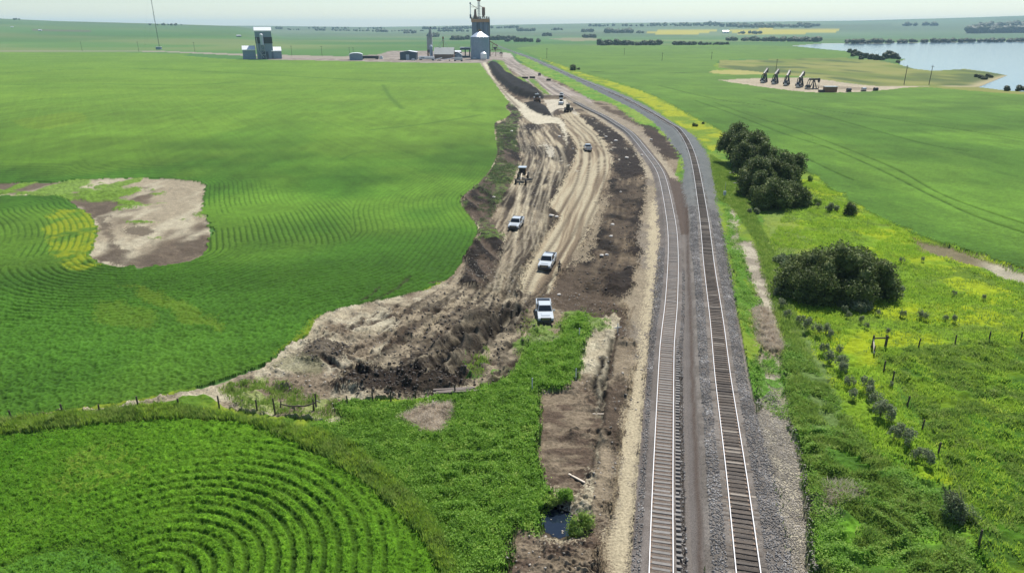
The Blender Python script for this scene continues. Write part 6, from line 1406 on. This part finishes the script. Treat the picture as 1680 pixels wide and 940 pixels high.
aug(718, 100.5, 10, -.3, 'pale auger beside the long trailer in the yard'); aug(735, 100.6, 16, .02, 'long low pale auger lying along the edge of the near field')
trailer(752, 101, 9, M['white_paint'], 'short white trailer at the field edge in front of the tiny hut')
for k, (px, py, lab) in enumerate([(779, 98, 'white van parked by the foot of the steel bin'), (822, 89, 'dark car parked on the gravel right of the loadout frame'), (678, 100, 'pale round-topped car beside the dark blue shed')]):
    t = empty('parked_car', P(px, py), .1, lab, 'car', 'vehicles in the elevator yard')
    MB().box((0, 0, .95), (4.6, 1.9, .9)).build('body', M['black'] if k == 1 else M['white_paint'], t, bevel=.15); MB().box((0, 0, 1.75), (3.2, 1.7, .8), top=(.75, .85)).build('cabin', M['glass'] if k == 1 else M['white_paint'], t, bevel=.1)
    for a in (-1, 1):
        for b in (-1, 1): MB().cyl((a*1.4, b*.75, .36), (a*1.4, b*.98, .36), .36, .36, 12).build('wheel', M['tyre'], t)
# guyed lattice mast at left
xm, ym = at0(262, 81); t = empty('radio_mast', (xm, ym, float(hills(xm, ym))), 0, 'very thin tall lattice radio mast in the left distance with equipment hut', 'radio mast'); hm = 112
s = MB()
for a in range(3): s.cyl((.55*math.cos(a*2.09), .55*math.sin(a*2.09), 0), (.55*math.cos(a*2.09), .55*math.sin(a*2.09), hm), .12, .12, 4)
for k in range(56):
    for a in range(3): s.cyl((.55*math.cos(a*2.09), .55*math.sin(a*2.09), k*2), (.55*math.cos(a*2.09+2.09), .55*math.sin(a*2.09+2.09), k*2+2), .06, .06, 3, False)
s.build('lattice', M['steel_dark'], t); MB().box((0, 0, 54), (1.6, 1.6, 1.8)).build('antenna_box', roofm, t)
for a in range(3):
    for hh in (50, 100): MB().cyl((0, 0, hh), (45*math.cos(a*2.09+.5), 45*math.sin(a*2.09+.5), 0), .02, .02, 3).build('guy_wire', M['steel_dark'], t)
t = empty('equipment_hut', P(261, 82), 0, 'low blue-grey equipment hut at the foot of the thin radio mast', 'hut'); MB().box((0, 0, 2), (8, 4, 4)).build('wall', blue_, t); MB().box((0, 0, 4.2), (8.6, 4.6, .5)).build('roof', roofm, t)
# utility poles
def pole(px, py, h_, label, arm=True):
    t = empty('utility_pole', P(px, py), .2, label, 'utility pole', 'wooden utility poles'); MB().cyl((0, 0, 0), (0, 0, h_), .22, .16, 7).build('pole', M['post_wood'], t)
    if arm: MB().box((0, 0, h_-.8), (2.4, .16, .2)).build('crossarm', M['post_wood'], t)
for px, py, h_, lab in [(135, 84.5, 14, 'utility pole on the far left along the distant road'), (228, 85.5, 14, 'utility pole left of the thin radio mast'), (320, 87, 14, 'utility pole right of the thin radio mast'), (479, 92, 12, 'utility pole just right of the mill tower'), (528.5, 93, 12, 'utility pole midway between mill tower and rounded hut'), (573.5, 90, 9, 'left one of two thin poles behind the rounded hut'), (580, 90, 9, 'right one of two thin poles behind the rounded hut'), (897, 97.5, 11, 'utility pole beyond the main line near the round tree'), (1483, 139, 11.5, 'utility pole left of two by the lake pasture road'), (1524, 139.5, 11.5, 'utility pole right of two by the lake pasture road'), (1273, 116, 9, 'thin pole in the rough pasture behind the pumpjacks'), (1086, 101, 8, 'thin pole standing in the right crop field'), (1024, 91, 8, 'thin pole far out in the right crop field'), (1167, 99, 8, 'thin pole near the dusty track end')]:
    pole(px, py, h_, lab, py > 85)
# pumpjacks
def pumpjack(px, py, rz, tilt, label, sc_=1.0):
    t = empty('pumpjack', P(px, py), rz, label, 'pumpjack', 'pumpjacks on the gravel pad'); t.scale = (sc_,)*3
    dk_ = M['black']
    MB().box((0, 0, .2), (1.6, 8.5, .4)).build('base_skid', dk_, t)
    sp = MB()
    for sx in (-1, 1):
        sp.cyl((sx*1.1, -.2, .4), (sx*.2, 1.0, 5.2), .28, .24, 6); sp.cyl((sx*1.1, 2.6, .4), (sx*.2, 1.1, 5.2), .28, .24, 6)
    sp.build('samson_post', dk_, t)
    bm_ = empty('x', (0, 0, 0)); bpy.data.objects.remove(bm_)
    piv = Vector((0, 1.05, 5.4)); R = Matrix.Rotation(tilt, 3, 'X')
    def w3(y_, z_, x_=0): return piv+R @ Vector((x_, y_, z_))
    b = MB(); Mx = Matrix.Translation(piv) @ R.to_4x4()
    bb = MB().box((0, -.2, 0), (.7, 6.6, .95)); b.add([Mx @ Vector(v) for v in bb.v], bb.f); b.build('walking_beam', dk_, t)
    hh = MB().prism([(3.0, .5), (3.6, .7), (4.1, .1), (4.15, -.9), (3.8, -1.9), (3.4, -1.5), (3.1, -.5)], -.5, .5); h2 = MB(); h2.add([Mx @ Vector(v) for v in hh.v], hh.f); h2.build('horse_head', dk_, t)
    MB().box((0, -2.4, 1.7), (1.1, 1.5, 1.6)).build('gearbox', navy, t)
    for sx in (-1, 1):
        e = w3(-3.3, -.2, sx*.7); MB().cyl(e, (sx*.8, -3.2, 1.6), .2, .2, 6).build('pitman_arm', dk_, t)
        MB().prism([(-2.2, 1.9), (-3.2, 2.3), (-4.0, 1.7), (-3.8, .8), (-3.0, .7), (-2.2, 1.3)], sx*.9-.3, sx*.9+.3).build('counterweight', dk_, t)
    MB().box((0, -3.9, .9), (1.1, 1.0, 1.0)).build('motor', M['steel'], t)
    MB().cyl(w3(4.0, -1.2), (0, w3(4.0, 0).y, .8), .05, .05, 5).build('polished_rod', M['steel'], t); MB().cyl((0, w3(4.0, 0).y, 0), (0, w3(4.0, 0).y, 1.2), .25, .2, 8).build('wellhead', M['rust'], t)
PJ = [(1253, 136.5, -.55, .30, 'leftmost pumpjack of the row of five on the gravel pad'), (1271, 138.5, -.55, .26, 'second pumpjack from the left in the row of five'), (1290, 141, -.5, .28, 'middle pumpjack of the row of five on the pad'), (1311.5, 144, -.6, .33, 'fourth pumpjack from the left in the row, beside the level one'), (1331, 147, -1.2, -.02, 'rightmost pumpjack of the row with its beam level')]
for px, py, rz, tl, lab in PJ: pumpjack(px, py, rz, tl, lab, 1.25 if py < 146 else 1.0)
t = empty('skid_building', P(1361, 152.5), 0, 'dark low skid building on the pad beside the pumpjacks', 'shed'); MB().box((0, 0, 1.6), (6.5, 3, 2.8)).build('wall', M['rust'], t); MB().box((0, 0, 3.1), (6.9, 3.4, .3)).build('roof', M['steel'], t); MB().box((-4.6, 0, .8), (2.6, 2.4, 1.3)).build('annex', M['steel_dark'], t)
for k, (px, py, lab) in enumerate([(1392, 152, 'dark tank nearest the skid building on the pad'), (1416.5, 150.5, 'dark square tank on the pad further right'), (1436, 151, 'low dark box at the right end of the pad')]):
    t = empty('equipment_tank', P(px, py), .2, lab, 'tank', 'small tanks on the gravel pad'); MB().cyl((-1.1, 0, 1.2), (1.1, 0, 1.2), .9, .9, 12).build('tank', M['steel_dark'] if k != 1 else M['steel'], t); MB().box((0, 0, .2), (2.6, 1.6, .35)).build('skid', M['steel_dark'], t)
# ------------------------------------------------------------------ far trees
FT = []
for k in range(5):
    r = np.random.default_rng(400+k); L = lob(400+k, 4.2, 3.4, 9.5, 8, 2.2, 3.2)
    V, Fq = leaves_in_lobes(L, 420, 1.5, r, .6); bV, bF = blob(L, r, .8); V2 = np.concatenate([V, bV]); F2_ = np.concatenate([Fq, bF+len(V)])
    cr = mesh_np('crown', V2, F2_, LM['far'], link=False); s = MB().cyl((0, 0, -.5), (0, 0, 5), .4, .2, 6); so_ = s.build('trunk', M['post_wood']); tm_ = so_.data; bpy.data.objects.remove(so_); FT.append((cr, tm_))
def far_tree(px, py, sc_, label, group, k):
    t = empty('tree', P(px, py), k*1.1, label, 'tree', group); t.scale = (sc_*1.15, sc_*1.15, sc_)
    for nm, me in (('crown', FT[k % 5][0]), ('trunk', FT[k % 5][1])): o = bpy.data.objects.new(nm, me); C.objects.link(o); o.parent = t
r_ = random.Random(12); kk = 0
def clump(x0, x1, pyb, n, s0, s1, label, group):
    global kk
    for i in range(n):
        far_tree(x0+(x1-x0)*(i+.5)/n+r_.uniform(-1, 1), pyb+r_.uniform(-.6, .6), r_.uniform(s0, s1), label, group, kk); kk += 1
clump(741, 768, 66, 6, 1.1, 1.7, 'dark tree in the wood left behind the elevator', 'trees left behind the elevator')
clump(800, 845, 66, 9, 1.3, 1.9, 'dark tree in the wood right behind the elevator', 'trees right behind the elevator')
far_tree(833, 69, 1.2, 'single dark tree in front of the wood right of the elevator', None, 3)
clump(847, 874, 69, 5, 1.0, 1.4, 'dark tree in the small row right of the elevator wood', 'row of trees right of the elevator wood')
far_tree(883, 70, 1.1, 'lone dark tree right of the small row beyond the yard', None, 2)
clump(892, 905, 59.5, 3, 1.4, 1.8, 'tree in the far pair of clumps beyond the railway', 'far clump beyond the railway')
clump(957, 977, 63, 4, 1.4, 1.8, 'tree in the far clump left of the shelterbelt', 'far clump left of the shelterbelt')
clump(980, 1083, 74.5, 17, .7, 1.5, 'tree in the left shelterbelt behind the right crop field', 'left shelterbelt trees')
clump(1104, 1142, 74.5, 8, .8, 1.1, 'tree in the middle shelterbelt behind the right crop field', 'middle shelterbelt trees')
clump(1146, 1196, 74.5, 9, .4, .9, 'small tree in the thin right shelterbelt', 'right shelterbelt trees')
for px, py, s_ in [(1394,87,1.1),(1401,89,1.2),(1407,92,1.3),(1414,94,1.1),(1421,96,1.2),(1429,98,1.2),(1437,99,1.2),(1445,99,1.0),(1452,97,1.5),(1459,96,1.7),(1466,97,1.3),(1474,98,.7),(1473,103,.6),(1398,94,.8),(1412,98,.8)]:
    far_tree(px, py, s_*.62, 'dark tree on the small wooded point reaching into the lake', 'trees on the lake point', kk); kk += 1
far_tree(1650, 149.5, .35, 'thin young tree standing alone on the near lake shore', None, 1); far_tree(1672, 150, .4, 'thin young tree at the right edge on the near lake shore', None, 2)
for px, py, s_ in [(1600,127,.35),(1608,129,.4),(1615,131,.42),(1620,126,.35),(1625,128,.3)]:
    far_tree(px, py, s_*.8, 'brownish bush on the tip of the bare lake spit', 'bushes on the lake spit', kk); kk += 1
# far-off woods that read as one mass
def woods(name, runs, label):
    Vs, Fs = [], []; b = 0; r = np.random.default_rng(len(runs)*31)
    for (x0, x1, y0, y1, hgt, n) in runs:
        for i in range(n):
            u_ = r.uniform(0, 1); px = x0+(x1-x0)*u_; py = y0+(y1-y0)*u_+r.uniform(-.5, .5); x, y, z = at(px, py); hh = .8*hgt*r.uniform(.5, 1.2)
            V, Fq = blob([(0, 0, hh*.5, hh*.75, hh*.55)], r, 1.0); Vs.append(V+np.array([x, y, z])); Fs.append(Fq+b); b += len(V)
    tag(mesh_np(name, np.concatenate(Vs), np.concatenate(Fs), LM['far']), label, 'woodland', kind='stuff')
woods('woodland', [(1189, 1343, 67, 69, 12, 90), (1388, 1480, 71.5, 71, 10, 40), (1478, 1700, 70.5, 68.5, 9, 110)], 'continuous dark wood along the far shore of the lake')
woods('woodland', [(995, 1036, 54.5, 54.5, 20, 30), (850, 878, 51.5, 51.5, 18, 16), (955, 971, 53, 53, 16, 10), (1043, 1055, 55, 55, 12, 6), (905, 925, 50, 50, 14, 8)], 'distant dark groves on the plain right of the elevator')
woods('woodland', [(1183, 1343, 44.5, 44, 22, 80), (1591, 1700, 55, 54, 30, 60), (1600, 1700, 51, 48, 34, 50), (1620, 1700, 47, 44, 30, 30), (1210, 1330, 46, 46, 20, 30), (1060, 1180, 42, 41.5, 20, 30), (1210, 1250, 56, 56, 12, 12), (1480, 1548, 43, 42.5, 20, 16)], 'blue dark woods across the far hillside on the right')
woods('woodland', [(453, 464, 48, 48.4, 14, 8), (470, 492, 49.4, 49.6, 8, 10), (517, 534, 50.4, 50.6, 12, 10), (545, 612, 50.8, 52, 9, 30), (616, 635, 52.6, 52.8, 14, 14), (663, 681, 55, 55, 13, 12), (704, 718, 61, 61, 15, 14), (642, 700, 52, 52, 9, 24), (720, 768, 52, 52.2, 12, 24), (690, 768, 48.5, 48.2, 16, 40), (500, 640, 47.6, 47.8, 12, 30)], 'thin blue line of distant groves left of the elevator')
woods('woodland', [(740, 850, 47.3, 46.5, 16, 40), (950, 1180, 44, 43, 16, 50)], 'faint groves along the horizon behind the elevator')
woods('woodland', [(20, 32, 32.6, 33, 7, 5), (240, 300, 41.5, 42.2, 8, 16), (380, 400, 42.5, 42.8, 8, 6)], 'tiny groves on the left skyline hill')
# small distant farm buildings
for px, py, w0, lab in [(1190, 55, 26, 'white farm buildings beside the yellow field in the far distance'), (15*0+20, 45.5, 7, 'tiny white hut on the far left hill'), (66, 51.5, 9, 'tiny white tank on the brown patch of the left hill'), (392, 61, 11, 'tiny dark hut standing alone left of the mill tower in the far field')]:
    t = empty('farm_building', P(px, py), 0, lab, 'farm building'); MB().box((0, 0, w0*.14), (w0, w0*.5, w0*.28)).build('wall', M['white_paint'] if w0 != 11 else navy, t); MB().prism([(-w0*.28, w0*.28), (0, w0*.42), (w0*.28, w0*.28)], -w0*.52, w0*.52).build('roof', roofm, t)
# ------------------------------------------------------------------ the air
hz, ht, hb = nmat('haze_air'); ht.nodes.remove(hb)
pv = ht.nodes.new('ShaderNodeVolumePrincipled'); pv.inputs['Color'].default_value = (.55, .78, 1.0, 1); pv.inputs['Density'].default_value = .00009; pv.inputs['Anisotropy'].default_value = .0
ht.links.new(pv.outputs[0], ht.nodes['Material Output'].inputs['Volume'])
b = MB(); b.box((0, 4500, 74), (36000, 17000, 156)); hzo = b.build('haze', hz); tag(hzo, 'thin bluish air haze fading the far hills', 'haze', kind='stuff')
